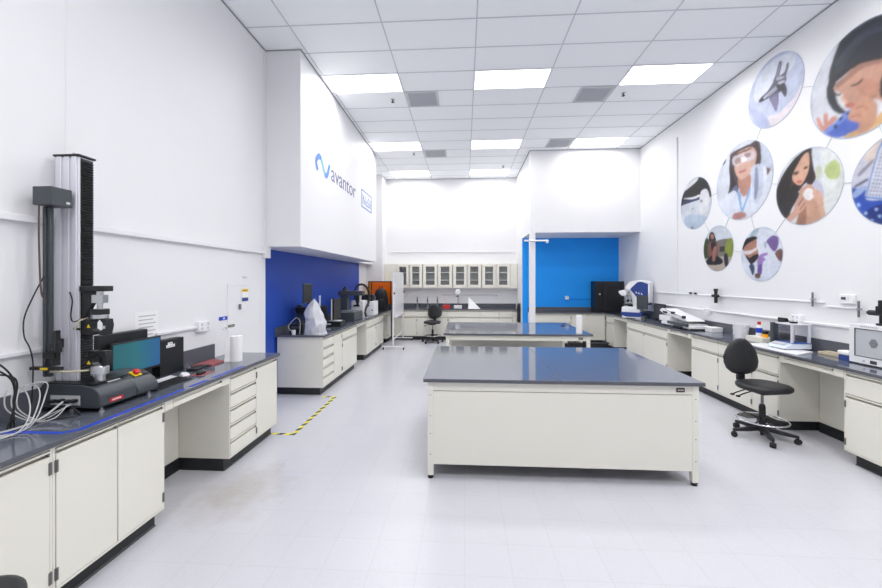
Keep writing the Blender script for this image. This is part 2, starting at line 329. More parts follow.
# ------------------------------------------------------------------ wall pictures on the right wall
MURALS = {
 'girl': (4.575, 4.037, 0.62, (0.8, 0.82, 0.87), [
  ((0.035, 0.04, 0.06), [(369,203),(385,156),(400,117),(409,78),(409,32),(402,-15),(390,-61),(372,-109),(349,-156),(323,-197),(294,-232),(263,-262),(235,-281),(207,-291),(182,-292),(173,-280),(190,-252),(222,-211),(250,-168),(269,-126),(284,-81),(294,-35),(306,10),(312,56),(294,107),(238,160),(157,219),(69,289),(-27,391),(-130,505),(-214,577),(-236,569),(-284,546),(-293,541),(-315,513),(-342,491),(-350,506),(-331,519),(-284,546),(-236,569),(-185,587),(-133,601),(-80,610),(-27,615),(27,615),(80,610),(133,601),(185,587),(236,569),(241,566),(254,547),(292,476),(323,407),(344,335),(357,265)]),
  ((0.05, 0.056, 0.082), [(378,164),(381,211),(372,274),(353,338),(323,402),(283,469),(235,525),(179,569),(115,603),(102,607),(80,610),(27,615),(-27,615),(-80,610),(-89,609),(-132,600),(-215,573),(-239,567),(-284,546),(-331,519),(-375,488),(-391,475),(-407,447),(-428,241),(-428,-22),(-407,-202),(-354,-230),(-280,-175),(-215,-102),(-174,-19),(-143,83),(-110,160),(-70,192),(-28,201),(16,200),(60,192),(105,174),(151,158),(200,142),(250,127),(294,121),(330,124),(360,137)]),
  ((0.075, 0.085, 0.12), [(294,249),(276,302),(239,370),(193,430),(140,472),(79,504),(16,525),(-55,531),(-128,525),(-183,512),(-214,486),(-226,452),(-215,427),(-170,419),(-101,420),(-35,413),(21,393),(76,366),(123,334),(161,289),(192,240),(221,209),(254,205),(283,219)]),
  ((0.66, 0.42, 0.33), [(317,68),(284,89),(233,113),(179,137),(128,163),(74,188),(16,200),(-49,191),(-118,169),(-183,144),(-245,129),(-302,109),(-342,52),(-360,-88),(-360,-267),(-342,-388),(-299,-401),(-237,-357),(-183,-313),(-146,-286),(-115,-260),(-85,-242),(-54,-240),(-23,-246),(3,-253),(23,-259),(40,-265),(56,-269),(73,-270),(91,-269),(109,-264),(129,-258),(148,-248),(165,-234),(175,-215),(182,-192),(190,-167),(204,-142),(221,-115),(230,-93),(224,-81),(211,-73),(207,-62),(221,-44),(244,-24),(264,-6),(276,4),(285,12),(294,22),(308,35),(321,50)]),
  ((0.62, 0.36, 0.27), [(29,-1),(0,3),(-44,-12),(-85,-34),(-123,-62),(-158,-98),(-183,-135),(-194,-178),(-194,-222),(-183,-250),(-158,-256),(-122,-246),(-85,-229),(-48,-207),(-11,-177),(16,-141),(31,-92),(37,-37)]),
  ((0.1, 0.06, 0.05), [(109,-6),(92,-10),(68,-18),(43,-21),(19,-14),(-6,-2),(-22,4),(-27,-2),(-24,-14),(-15,-24),(0,-32),(22,-39),(43,-42),(64,-39),(85,-31),(101,-23),(110,-16),(114,-10)]),
  ((0.12, 0.07, 0.06), [(305,14),(295,3),(279,-19),(264,-35),(248,-40),(233,-39),(224,-40),(224,-49),(230,-60),(241,-65),(257,-60),(278,-49),(294,-35),(303,-17),(307,4)]),
  ((0.84, 0.58, 0.46), [(212,-73),(200,-91),(186,-120),(173,-147),(158,-170),(144,-191),(137,-205),(141,-210),(153,-208),(165,-201),(177,-192),(189,-178),(201,-162),(213,-142),(224,-118),(230,-99),(228,-84),(221,-73)]),
  ((0.62, 0.24, 0.2), [(179,-200),(167,-196),(145,-198),(123,-203),(100,-214),(77,-228),(64,-241),(65,-254),(76,-267),(91,-273),(110,-271),(132,-263),(151,-251),(166,-234),(177,-214)]),
  ((0.07, 0.05, 0.05), [(-201,-132),(-212,-95),(-227,-62),(-252,-46),(-295,-51),(-348,-72),(-385,-118),(-401,-213),(-402,-332),(-385,-408),(-340,-404),(-278,-358),(-229,-315),(-208,-296),(-200,-280),(-197,-257),(-194,-219),(-195,-174)]),
  ((0.46, 0.28, 0.22), [(294,101),(258,114),(204,126),(151,139),(108,157),(65,176),(16,184),(-47,173),(-117,150),(-183,126),(-245,101),(-302,75),(-342,52),(-360,27),(-360,5),(-342,-2),(-301,14),(-243,46),(-183,73),(-125,91),(-66,105),(-10,111),(41,102),(90,84),(137,68),(186,55),(234,45),(270,44),(292,57),(302,80)]),
  ((0.5, 0.3, 0.23), [(56,-269),(44,-262),(16,-255),(-15,-248),(-46,-241),(-79,-234),(-110,-233),(-141,-242),(-170,-256),(-183,-267),(-170,-273),(-141,-276),(-110,-279),(-79,-284),(-46,-288),(-15,-288),(16,-284),(44,-277)]),
  ((0.1, 0.115, 0.16), [(294,356),(259,388),(206,425),(151,457),(99,481),(44,498),(-15,505),(-82,494),(-153,471),(-215,447),(-268,422),(-312,396),(-342,374),(-356,356),(-356,342),(-342,340),(-311,354),(-266,379),(-215,402),(-158,421),(-95,438),(-35,445),(20,437),(72,420),(123,397),(177,362),(230,321),(270,298),(293,304),(303,327)]),
  ((0.028, 0.03, 0.045), [(378,164),(351,173),(309,182),(264,191),(219,199),(171,206),(123,211),(79,214),(35,215),(-15,209),(-85,188),(-161,158),(-215,135),(-237,119),(-237,109),(-215,110),(-161,128),(-84,156),(-15,177),(34,181),(75,176),(118,170),(168,161),(219,151),(264,143),(302,137),(335,134),(359,135),(376,142),(384,153)]),
  ((0.1, 0.05, 0.05), [(294,-12),(287,-20),(276,-33),(264,-43),(251,-46),(238,-46),(230,-46),(231,-51),(238,-56),(247,-57),(260,-53),(276,-46),(288,-37),(294,-27),(296,-17)]),
  ((0.15, 0.24, 0.66), [(446,-395),(410,-379),(352,-367),(294,-352),(241,-322),(187,-288),(137,-279),(90,-315),(47,-377),(16,-433),(-1,-477),(-6,-517),(3,-545),(27,-560),(63,-564),(109,-563),(168,-561),(235,-555),(284,-546),(331,-519),(375,-488),(416,-454),(446,-424),(447,-422)]),
  ((0.28, 0.4, 0.8), [(446,-395),(409,-381),(352,-368),(294,-352),(237,-326),(180,-297),(137,-279),(109,-282),(94,-297),(101,-317),(141,-346),(204,-380),(264,-409),(318,-430),(369,-446),(409,-450),(428,-442),(447,-423),(452,-416)]),
  ((0.02, 0.03, 0.07), [(247,-329),(239,-324),(227,-320),(218,-321),(212,-329),(209,-341),(210,-350),(217,-357),(229,-361),(238,-360),(244,-352),(247,-339)]),
  ((0.02, 0.03, 0.07), [(314,-394),(305,-388),(290,-385),(279,-386),(272,-396),(269,-410),(270,-421),(279,-428),(294,-431),(305,-429),(311,-420),(315,-406)]),
  ((0.02, 0.03, 0.07), [(162,-304),(155,-301),(145,-299),(137,-301),(132,-308),(130,-318),(131,-325),(137,-330),(146,-332),(153,-330),(158,-323),(162,-312)]),
  ((0.8, 0.55, 0.3), [(80,-610),(133,-601),(185,-587),(190,-586),(179,-565),(146,-548),(96,-545),(43,-543),(-9,-543),(-62,-545),(-110,-538),(-148,-513),(-180,-479),(-215,-454),(-260,-435),(-308,-425),(-342,-461),(-351,-505),(-331,-519),(-284,-546),(-236,-569),(-185,-587),(-133,-601),(-80,-610),(-27,-615),(27,-615)]),
  ((0.68, 0.42, 0.31), [(131,-317),(118,-295),(101,-274),(82,-257),(61,-251),(37,-251),(16,-247),(-2,-236),(-19,-222),(-35,-213),(-51,-212),(-66,-216),(-85,-229),(-112,-257),(-141,-293),(-163,-330),(-172,-365),(-173,-401),(-171,-435),(-169,-469),(-165,-501),(-154,-530),(-135,-556),(-110,-577),(-85,-593),(-61,-603),(-38,-607),(-15,-605),(8,-596),(30,-581),(43,-562),(36,-539),(20,-513),(16,-487),(36,-464),(68,-442),(96,-422),(117,-407),(134,-395),(145,-380),(146,-361),(141,-339)]),
  ((0.55, 0.3, 0.22), [(56,-288),(38,-284),(11,-283),(-15,-288),(-38,-305),(-59,-328),(-73,-346),(-77,-357),(-73,-364),(-65,-363),(-52,-350),(-34,-329),(-15,-314),(7,-313),(31,-318),(48,-318),(58,-310),(61,-297)]),
  ((0.55, 0.3, 0.22), [(109,-362),(92,-360),(67,-360),(43,-364),(21,-376),(-1,-391),(-15,-404),(-20,-414),(-18,-422),(-10,-423),(4,-414),(23,-399),(43,-388),(66,-387),(90,-389),(107,-388),(115,-381),(116,-370)]),
  ((0.72, 0.4, 0.32), [(549,-211),(547,-197),(539,-193),(529,-196),(518,-203),(505,-216),(491,-236),(477,-270),(462,-312),(446,-342),(423,-351),(399,-350),(384,-352),(385,-367),(395,-386),(409,-400),(425,-406),(444,-407),(462,-400),(479,-384),(495,-361),(510,-331),(526,-291),(541,-245)]),
  ((0.7, 0.38, 0.31), [(446,-210),(441,-193),(431,-188),(421,-189),(410,-194),(399,-204),(390,-220),(388,-250),(388,-287),(384,-309),(371,-304),(355,-285),(338,-271),(322,-271),(307,-276),(294,-284),(282,-296),(274,-311),(276,-325),(294,-341),(324,-356),(353,-365),(382,-368),(411,-364),(433,-347),(444,-306),(447,-252)]),
 ]),
 'jet': (5.785, 4.497, 0.494, (0.66, 0.7, 0.84), [
  ((0.78, 0.81, 0.89), [(378,190),(346,263),(292,333),(226,389),(149,423),(60,443),(-28,448),(-121,440),(-214,418),(-286,383),(-335,326),(-363,257),(-358,198),(-306,160),(-222,133),(-134,110),(-53,91),(30,77),(110,59),(186,22),(259,-18),(316,-25),(355,25),(378,108)]),
  ((0.88, 0.83, 0.86), [(110,-320),(60,-320),(-22,-342),(-108,-347),(-195,-318),(-286,-274),(-358,-231),(-404,-190),(-432,-150),(-452,-136),(-466,-153),(-453,-188),(-435,-227),(-414,-264),(-389,-299),(-362,-332),(-332,-362),(-299,-389),(-264,-414),(-227,-435),(-188,-453),(-148,-468),(-123,-475),(-87,-483),(-64,-487),(-58,-487),(26,-487),(82,-441),(112,-370)]),
  ((0.58, 0.62, 0.8), [(441,-62),(407,-64),(349,-100),(286,-153),(209,-230),(128,-325),(82,-398),(94,-439),(141,-459),(185,-454),(188,-453),(215,-441),(256,-413),(323,-347),(378,-276),(415,-196),(440,-112)]),
  ((0.2, 0.2, 0.27), [(13,132),(13,157),(-7,179),(-28,209),(-48,259),(-70,317),(-87,360),(-98,374),(-106,373),(-113,367),(-125,363),(-137,354),(-142,336),(-136,300),(-124,254),(-113,217),(-105,193),(-99,177),(-103,169),(-128,167),(-163,172),(-191,186),(-206,214),(-213,249),(-221,274),(-234,278),(-248,271),(-256,259),(-257,243),(-253,222),(-246,198),(-235,170),(-221,140),(-211,112),(-213,87),(-220,64),(-216,46),(-198,31),(-170,21),(-134,25),(-83,52),(-25,94)]),
  ((0.16, 0.165, 0.23), [(280,-7),(276,3),(262,12),(241,21),(210,31),(172,41),(139,51),(117,59),(101,67),(82,79),(57,98),(30,121),(-1,136),(-40,140),(-82,136),(-121,128),(-159,115),(-195,97),(-216,78),(-215,59),(-201,39),(-191,17),(-200,-14),(-214,-47),(-216,-69),(-198,-72),(-168,-65),(-134,-60),(-101,-64),(-65,-71),(-28,-74),(7,-70),(42,-61),(82,-54),(130,-52),(183,-52),(226,-48),(254,-37),(272,-21)]),
  ((0.46, 0.46, 0.55), [(139,17),(98,32),(33,45),(-28,57),(-79,66),(-125,74),(-160,75),(-184,66),(-196,52),(-191,38),(-163,26),(-117,15),(-68,4),(-17,-11),(37,-26),(82,-32),(116,-22),(140,-2)]),
  ((0.05, 0.05, 0.08), [(286,-11),(274,1),(253,13),(232,21),(208,21),(183,17),(168,9),(164,-5),(170,-23),(182,-36),(203,-41),(232,-42),(256,-39),(272,-32),(283,-22)]),
  ((0.27, 0.25, 0.38), [(82,-54),(41,-46),(-21,-50),(-68,-61),(-86,-79),(-89,-105),(-87,-134),(-84,-170),(-76,-210),(-68,-244),(-62,-271),(-55,-293),(-47,-304),(-38,-304),(-28,-294),(-15,-274),(2,-239),(21,-194),(40,-151),(62,-113),(82,-78)]),
  ((0.08, 0.08, 0.11), [(-134,-60),(-156,-48),(-190,-43),(-216,-48),(-225,-68),(-226,-98),(-223,-125),(-219,-148),(-210,-167),(-201,-177),(-193,-174),(-184,-161),(-173,-143),(-157,-117),(-139,-84)]),
  ((0.055, 0.058, 0.08), [(-42,61),(-63,70),(-100,68),(-134,57),(-165,35),(-194,4),(-211,-25),(-215,-52),(-207,-76),(-191,-88),(-164,-83),(-127,-65),(-95,-41),(-69,-7),(-48,33)]),
  ((0.52, 0.52, 0.6), [(-42,169),(-54,172),(-72,170),(-95,163),(-130,145),(-169,122),(-191,106),(-185,101),(-161,102),(-134,106),(-107,110),(-78,116),(-55,125),(-44,139),(-39,157)]),
  ((0.6, 0.6, 0.68), [(-60,84),(-76,88),(-106,88),(-134,84),(-159,73),(-183,58),(-191,47),(-177,40),(-149,37),(-121,40),(-95,52),(-70,71)]),
  ((0.34, 0.34, 0.42), [(-44,189),(-57,231),(-76,286),(-92,325),(-104,339),(-113,338),(-116,323),(-111,287),(-99,238),(-87,199),(-78,179),(-69,169),(-60,166),(-52,165),(-45,171)]),
  ((0.36, 0.33, 0.48), [(49,-81),(25,-72),(-13,-74),(-42,-91),(-55,-135),(-60,-194),(-60,-240),(-59,-265),(-53,-278),(-42,-275),(-26,-252),(-6,-213),(13,-175),(31,-140),(47,-105)]),
  ((0.62, 0.62, 0.7), [(203,-4),(187,5),(161,13),(139,17),(121,12),(108,3),(105,-6),(119,-16),(145,-26),(168,-30),(185,-25),(199,-14)]),
 ]),
 'woman': (6.412, 3.38, 0.615, (0.8, 0.83, 0.9), [
  ((0.66, 0.7, 0.8), [(-366,488),(-372,484),(-412,450),(-450,412),(-484,372),(-515,328),(-541,282),(-564,234),(-582,184),(-596,132),(-605,80),(-610,27),(-610,-27),(-609,-37),(-564,-85),(-493,-97),(-436,-76),(-404,-16),(-386,78),(-374,181),(-360,305),(-354,438)]),
  ((0.28, 0.17, 0.15), [(-405,100),(-467,83),(-553,40),(-610,7),(-610,-27),(-609,-33),(-572,-47),(-513,-65),(-467,-84),(-446,-110),(-438,-137),(-430,-146),(-418,-125),(-406,-86),(-399,-42),(-391,11),(-386,69)]),
  ((0.12, 0.14, 0.2), [(472,386),(450,412),(412,450),(390,469),(382,456),(381,439),(392,420),(411,399),(429,385),(449,380),(469,381)]),
  ((0.13, 0.1, 0.11), [(286,463),(283,497),(277,511),(254,520),(206,529),(140,534),(67,536),(-17,534),(-107,530),(-179,528),(-215,533),(-233,540),(-252,544),(-275,544),(-282,541),(-328,515),(-360,492),(-371,450),(-380,396),(-388,323),(-393,240),(-387,178),(-364,151),(-330,145),(-294,145),(-261,155),(-225,171),(-179,166),(-114,126),(-38,65),(30,-5),(84,-97),(131,-197),(178,-257),(238,-248),(298,-198),(333,-144),(322,-101),(286,-54),(262,1),(269,70),(288,147),(301,226),(301,311),(294,397)]),
  ((0.075, 0.06, 0.07), [(286,249),(273,279),(254,288),(235,274),(218,226),(201,154),(185,88),(166,43),(147,4),(140,-42),(149,-113),(170,-192),(197,-240),(237,-239),(283,-207),(313,-162),(314,-106),(298,-37),(286,34),(286,111),(289,191)]),
  ((0.22, 0.26, 0.4), [(313,-135),(260,-98),(193,-53),(140,-29),(114,-41),(102,-74),(103,-116),(116,-177),(142,-246),(178,-284),(237,-263),(307,-210),(353,-167),(361,-153),(344,-148)]),
  ((0.6, 0.36, 0.29), [(85,113),(30,130),(-47,127),(-111,111),(-151,81),(-180,37),(-195,-12),(-195,-67),(-182,-128),(-162,-178),(-131,-215),(-93,-242),(-59,-256),(-33,-255),(-10,-241),(12,-215),(39,-175),(66,-124),(85,-69),(98,-4),(102,65)]),
  ((0.74, 0.52, 0.44), [(178,416),(166,449),(145,470),(103,484),(23,492),(-78,492),(-162,484),(-213,466),(-246,439),(-271,409),(-291,376),(-302,340),(-304,300),(-295,253),(-276,201),(-252,157),(-222,124),(-186,97),(-152,74),(-120,53),(-90,35),(-59,24),(-27,21),(6,25),(37,36),(67,54),(96,79),(122,110),(145,149),(165,194),(178,244),(185,302),(186,365)]),
  ((0.22, 0.13, 0.11), [(178,456),(162,465),(132,474),(85,478),(2,476),(-99,470),(-172,463),(-203,455),(-206,445),(-179,440),(-104,443),(1,450),(85,452),(126,443),(146,430),(159,423),(174,430),(182,443)]),
  ((0.74, 0.68, 0.72), [(235,394),(232,417),(221,436),(197,448),(159,449),(108,442),(48,435),(-27,432),(-111,428),(-179,420),(-221,405),(-246,385),(-262,363),(-270,335),(-267,303),(-252,280),(-220,269),(-176,266),(-128,269),(-74,280),(-16,297),(30,305),(54,294),(66,275),(85,264),(121,269),(163,283),(197,303),(218,331),(231,364)]),
  ((0.5, 0.38, 0.37), [(170,374),(149,390),(116,402),(85,405),(62,394),(42,375),(30,356),(28,339),(34,322),(48,310),(76,303),(111,301),(140,307),(159,325),(171,352)]),
  ((0.44, 0.31, 0.31), [(-41,411),(-76,413),(-131,405),(-172,393),(-187,376),(-188,356),(-179,341),(-156,334),(-122,332),(-93,338),(-66,360),(-43,391)]),
  ((0.93, 0.93, 0.96), [(23,364),(3,372),(-30,373),(-59,367),(-82,348),(-101,322),(-104,302),(-79,292),(-39,289),(-6,294),(13,314),(24,343)]),
  ((0.62, 0.26, 0.25), [(85,178),(64,177),(28,171),(-6,166),(-36,169),(-65,174),(-83,174),(-85,161),(-77,143),(-59,130),(-27,127),(15,129),(48,135),(70,149),(85,166)]),
  ((0.82, 0.86, 0.94), [(495,-219),(438,-186),(363,-150),(293,-126),(237,-112),(186,-109),(140,-134),(98,-207),(60,-308),(30,-391),(15,-443),(7,-478),(-6,-488),(-31,-466),(-62,-419),(-93,-365),(-124,-314),(-154,-257),(-179,-182),(-186,-66),(-186,68),(-212,157),(-288,169),(-389,136),(-467,94),(-496,44),(-502,-14),(-512,-49),(-538,-25),(-568,23),(-592,22),(-608,-49),(-605,-80),(-596,-132),(-582,-184),(-564,-234),(-541,-282),(-515,-328),(-484,-372),(-450,-412),(-412,-450),(-372,-484),(-328,-515),(-282,-541),(-234,-564),(-184,-582),(-132,-596),(-80,-605),(-27,-610),(27,-610),(80,-605),(132,-596),(184,-582),(234,-564),(282,-541),(328,-515),(372,-484),(412,-450),(450,-412),(484,-372),(515,-328),(541,-282),(544,-277),(553,-251),(533,-236)]),
  ((0.7, 0.74, 0.84), [(-195,156),(-255,179),(-339,172),(-405,136),(-434,57),(-444,-51),(-442,-149),(-429,-228),(-404,-297),(-374,-349),(-334,-389),(-289,-412),(-252,-396),(-230,-318),(-216,-200),(-206,-89),(-191,7),(-181,96)]),
  ((0.38, 0.42, 0.56), [(-271,102),(-287,142),(-307,136),(-323,100),(-332,25),(-337,-79),(-336,-171),(-327,-240),(-312,-296),(-297,-332),(-280,-353),(-262,-353),(-252,-310),(-252,-186),(-260,-19)]),
  ((0.38, 0.55, 0.8), [(111,-128),(92,-126),(57,-161),(30,-211),(21,-283),(20,-368),(12,-421),(-7,-417),(-32,-380),(-59,-332),(-91,-270),(-125,-198),(-152,-151),(-171,-144),(-182,-161),(-179,-195),(-153,-251),(-113,-323),(-76,-386),(-50,-439),(-28,-483),(-6,-501),(17,-485),(39,-443),(59,-386),(82,-298),(104,-194)]),
  ((0.62, 0.34, 0.32), [(197,-492),(156,-484),(101,-483),(48,-486),(0,-495),(-46,-510),(-76,-526),(-87,-547),(-83,-569),(-59,-586),(-2,-594),(76,-596),(140,-593),(152,-591),(184,-582),(190,-580),(209,-570),(224,-554),(228,-533),(219,-509)]),
 ]),
 'knee': (5.254, 3.006, 0.489, (0.8, 0.83, 0.87), [
  ((0.86, 0.88, 0.87), [(-213,436),(-224,431),(-261,410),(-296,385),(-328,358),(-358,328),(-385,296),(-410,261),(-431,224),(-449,186),(-463,146),(-474,105),(-481,63),(-485,21),(-485,-21),(-481,-63),(-474,-105),(-463,-146),(-449,-186),(-431,-224),(-410,-261),(-385,-296),(-358,-328),(-328,-358),(-296,-385),(-280,-396),(-257,-388),(-226,-308),(-219,-182),(-216,-41),(-202,139),(-193,336)]),
  ((0.62, 0.7, 0.36), [(-246,158),(-271,193),(-315,223),(-355,237),(-384,229),(-410,206),(-430,177),(-443,142),(-450,100),(-449,64),(-437,35),(-417,11),(-393,-2),(-362,-1),(-326,10),(-296,32),(-270,69),(-249,116)]),
  ((0.7, 0.74, 0.62), [(-122,213),(-141,229),(-172,226),(-196,210),(-206,177),(-209,132),(-206,94),(-192,67),(-172,48),(-154,51),(-137,96),(-124,164)]),
  ((0.045, 0.035, 0.035), [(358,-328),(385,-296),(410,-261),(431,-224),(449,-186),(463,-146),(474,-105),(481,-63),(485,-21),(485,21),(481,63),(477,90),(458,136),(407,218),(341,296),(262,368),(182,424),(99,462),(15,484),(2,485),(-21,485),(-60,482),(-71,476),(-72,445),(-73,402),(-77,341),(-80,268),(-86,204),(-100,158),(-116,121),(-122,88),(-108,57),(-83,31),(-58,17),(-37,25),(-16,45),(8,53),(38,42),(71,19),(111,-22),(166,-92),(228,-179),(279,-254),(311,-308),(331,-350),(334,-352)]),
  ((0.12, 0.08, 0.065), [(182,261),(138,317),(87,364),(42,400),(9,429),(-18,449),(-36,454),(-43,441),(-41,414),(-25,379),(13,338),(65,290),(111,240),(148,185),(180,128),(206,82),(231,47),(250,24),(255,32),(243,91),(216,181)]),
  ((0.66, 0.68, 0.78), [(230,-139),(212,-93),(163,-56),(111,-22),(67,13),(21,44),(-25,64),(-70,72),(-114,70),(-154,51),(-189,9),(-219,-49),(-236,-103),(-239,-147),(-230,-187),(-196,-226),(-121,-274),(-23,-320),(65,-333),(138,-288),(200,-209)]),
  ((0.06, 0.052, 0.06), [(407,-145),(375,-78),(315,-20),(255,12),(197,9),(140,-21),(111,-62),(133,-116),(184,-181),(230,-242),(257,-303),(279,-359),(304,-375),(346,-322),(391,-229)]),
  ((0.8, 0.54, 0.42), [(194,254),(174,282),(149,314),(123,345),(100,375),(77,403),(53,424),(29,438),(5,444),(-14,441),(-25,428),(-32,406),(-36,375),(-37,331),(-37,277),(-32,229),(-22,193),(-8,162),(8,132),(29,100),(53,70),(76,50),(100,46),(123,52),(146,64),(171,84),(194,110),(211,135),(219,157),(221,179),(218,199),(214,217),(207,234)]),
  ((0.16, 0.09, 0.07), [(206,237),(191,241),(167,242),(146,240),(132,236),(121,229),(116,222),(121,213),(133,204),(146,198),(162,198),(180,201),(194,207),(204,217),(209,228)]),
  ((0.16, 0.09, 0.07), [(53,254),(41,261),(20,267),(1,269),(-9,265),(-15,256),(-16,248),(-9,241),(3,235),(15,233),(31,238),(47,246)]),
  ((0.66, 0.25, 0.22), [(153,110),(142,114),(124,116),(106,114),(90,109),(73,100),(65,91),(71,82),(85,73),(99,68),(113,70),(128,75),(139,82),(148,91),(154,102)]),
  ((0.07, 0.045, 0.04), [(8,112),(-6,137),(-28,161),(-47,196),(-55,266),(-59,347),(-65,386),(-76,349),(-88,271),(-101,200),(-114,155),(-126,119),(-129,86),(-116,56),(-95,30),(-73,13),(-52,8),(-31,12),(-14,24),(-1,48),(8,80)]),
  ((0.7, 0.47, 0.36), [(21,-485),(63,-481),(105,-474),(146,-463),(175,-453),(171,-438),(144,-387),(123,-323),(118,-230),(119,-124),(111,-42),(90,-3),(60,11),(31,19),(5,27),(-22,28),(-47,20),(-69,6),(-91,-17),(-112,-54),(-133,-113),(-155,-187),(-175,-260),(-197,-331),(-218,-400),(-222,-432),(-186,-449),(-146,-463),(-105,-474),(-63,-481),(-21,-485)]),
  ((0.5, 0.3, 0.22), [(63,-481),(105,-474),(145,-463),(140,-406),(114,-305),(88,-228),(68,-189),(48,-173),(31,-180),(20,-218),(11,-280),(8,-342),(9,-404),(15,-466),(23,-485)]),
  ((0.92, 0.9, 0.9), [(53,-65),(38,-45),(12,-28),(-14,-21),(-39,-25),(-66,-39),(-86,-58),(-98,-86),(-104,-120),(-101,-148),(-85,-166),(-60,-179),(-36,-183),(-12,-175),(12,-159),(31,-140),(45,-116),(54,-89)]),
  ((0.78, 0.53, 0.43), [(-90,-59),(-112,-56),(-145,-69),(-175,-88),(-196,-111),(-213,-141),(-226,-176),(-231,-217),(-232,-264),(-236,-309),(-247,-353),(-262,-396),(-263,-408),(-261,-410),(-224,-431),(-215,-435),(-202,-396),(-190,-335),(-175,-279),(-150,-238),(-122,-203),(-101,-168),(-89,-126),(-84,-85)]),
  ((0.76, 0.51, 0.42), [(261,-410),(296,-385),(320,-365),(310,-355),(254,-310),(206,-267),(185,-226),(173,-187),(158,-153),(135,-126),(110,-104),(88,-88),(72,-77),(60,-72),(53,-75),(56,-90),(64,-113),(65,-133),(52,-142),(33,-148),(19,-162),(16,-190),(19,-225),(31,-259),(58,-287),(95,-314),(134,-341),(175,-373),(217,-405),(245,-419)]),
  ((0.48, 0.28, 0.22), [(130,-200),(109,-175),(77,-145),(53,-125),(43,-121),(40,-128),(46,-142),(66,-168),(94,-201),(116,-223),(129,-225),(135,-215)]),
  ((0.48, 0.28, 0.22), [(99,-256),(80,-237),(53,-214),(31,-199),(22,-198),(19,-205),(24,-217),(42,-237),(68,-262),(88,-278),(99,-278),(104,-269)]),
 ]),
 'chip': (4.187, 2.844, 0.488, (0.72, 0.72, 0.8), [
  ((0.8, 0.7, 0.64), [(340,331),(299,377),(233,420),(175,449),(153,459),(146,462),(120,469),(105,471),(85,443),(71,358),(68,242),(85,161),(136,147),(209,167),(269,198),(309,236),(338,285)]),
  ((0.4, 0.4, 0.48), [(413,155),(372,191),(313,234),(269,262),(250,266),(247,254),(260,232),(298,196),(353,151),(395,121),(415,119),(423,133)]),
  ((0.2, 0.22, 0.32), [(461,24),(422,42),(364,62),(322,74),(306,71),(305,59),(318,45),(350,31),(396,16),(432,7),(454,8),(467,14)]),
  ((0.05, 0.15, 0.56), [(408,-260),(430,-224),(447,-185),(462,-146),(473,-105),(480,-63),(484,-21),(484,8),(474,9),(420,-16),(376,-35),(349,-25),(332,-7),(322,-10),(329,-50),(344,-109),(331,-158),(264,-182),(169,-195),(85,-209),(21,-216),(-32,-222),(-68,-258),(-92,-353),(-98,-474),(-63,-480),(-21,-484),(21,-484),(63,-480),(105,-473),(146,-462),(185,-447),(224,-430),(260,-408),(295,-384),(327,-357),(357,-327),(384,-295)]),
  ((0.48, 0.58, 0.84), [(480,-63),(480,-59),(459,-37),(426,-16),(395,-2),(366,2),(339,-2),(322,-10),(314,-18),(316,-29),(331,-45),(366,-69),(413,-98),(451,-113),(471,-104),(474,-98)]),
  ((0.018, 0.06, 0.3), [(325,-359),(340,-306),(317,-271),(265,-249),(200,-239),(110,-234),(6,-240),(-68,-275),(-99,-365),(-99,-474),(-63,-480),(-21,-484),(21,-484),(63,-480),(105,-473),(146,-462),(185,-447),(224,-430),(260,-408),(295,-384)]),
  ((0.5, 0.66, 0.92), [(432,-194),(427,-184),(418,-177),(410,-175),(402,-180),(394,-191),(391,-202),(394,-212),(402,-223),(410,-227),(418,-219),(427,-206)]),
  ((0.62, 0.75, 0.95), [(349,-300),(345,-293),(338,-288),(331,-288),(324,-292),(318,-301),(316,-310),(319,-318),(326,-326),(333,-329),(339,-322),(346,-310)]),
  ((0.58, 0.72, 0.94), [(243,-277),(239,-270),(231,-265),(224,-264),(217,-268),(210,-276),(207,-285),(210,-293),(217,-301),(224,-304),(231,-297),(239,-286)]),
  ((0.4, 0.6, 0.92), [(284,-391),(286,-389),(282,-383),(275,-378),(269,-377),(263,-380),(257,-387),(255,-395),(257,-402),(262,-407)]),
  ((0.52, 0.7, 0.94), [(209,-355),(205,-348),(197,-343),(190,-342),(183,-347),(177,-356),(175,-365),(178,-373),(185,-381),(192,-384),(199,-377),(206,-365)]),
  ((0.28, 0.4, 0.7), [(343,-140),(277,127),(209,361),(167,437),(-141,326),(-141,-306),(117,-206)]),
  ((0.74, 0.76, 0.84), [(322,-122),(260,122),(197,343),(158,398),(-127,297),(-127,-278),(109,-186)]),
  ((0.34, 0.35, 0.46), [(300,-118),(283,-123),(279,-104),(297,-98)]),
  ((0.34, 0.35, 0.46), [(267,-128),(250,-133),(246,-114),(264,-108)]),
  ((0.34, 0.35, 0.46), [(234,-138),(217,-143),(214,-124),(231,-118)]),
  ((0.34, 0.35, 0.46), [(202,-147),(185,-153),(182,-134),(198,-128)]),
  ((0.34, 0.35, 0.46), [(170,-157),(153,-162),(150,-143),(167,-138)]),
  ((0.34, 0.35, 0.46), [(289,-79),(271,-85),(268,-66),(285,-60)]),
  ((0.34, 0.35, 0.46), [(256,-90),(238,-95),(235,-76),(252,-70)]),
  ((0.34, 0.35, 0.46), [(223,-100),(206,-106),(203,-86),(220,-81)]),
  ((0.34, 0.35, 0.46), [(191,-110),(174,-116),(171,-97),(187,-91)]),
  ((0.34, 0.35, 0.46), [(159,-120),(143,-125),(139,-106),(156,-101)]),
  ((0.34, 0.35, 0.46), [(277,-41),(260,-47),(257,-28),(274,-22)]),
  ((0.34, 0.35, 0.46), [(244,-52),(227,-58),(224,-39),(241,-33)]),
  ((0.34, 0.35, 0.46), [(212,-62),(195,-68),(192,-49),(209,-43)]),
  ((0.34, 0.35, 0.46), [(180,-73),(163,-79),(160,-60),(177,-54)]),
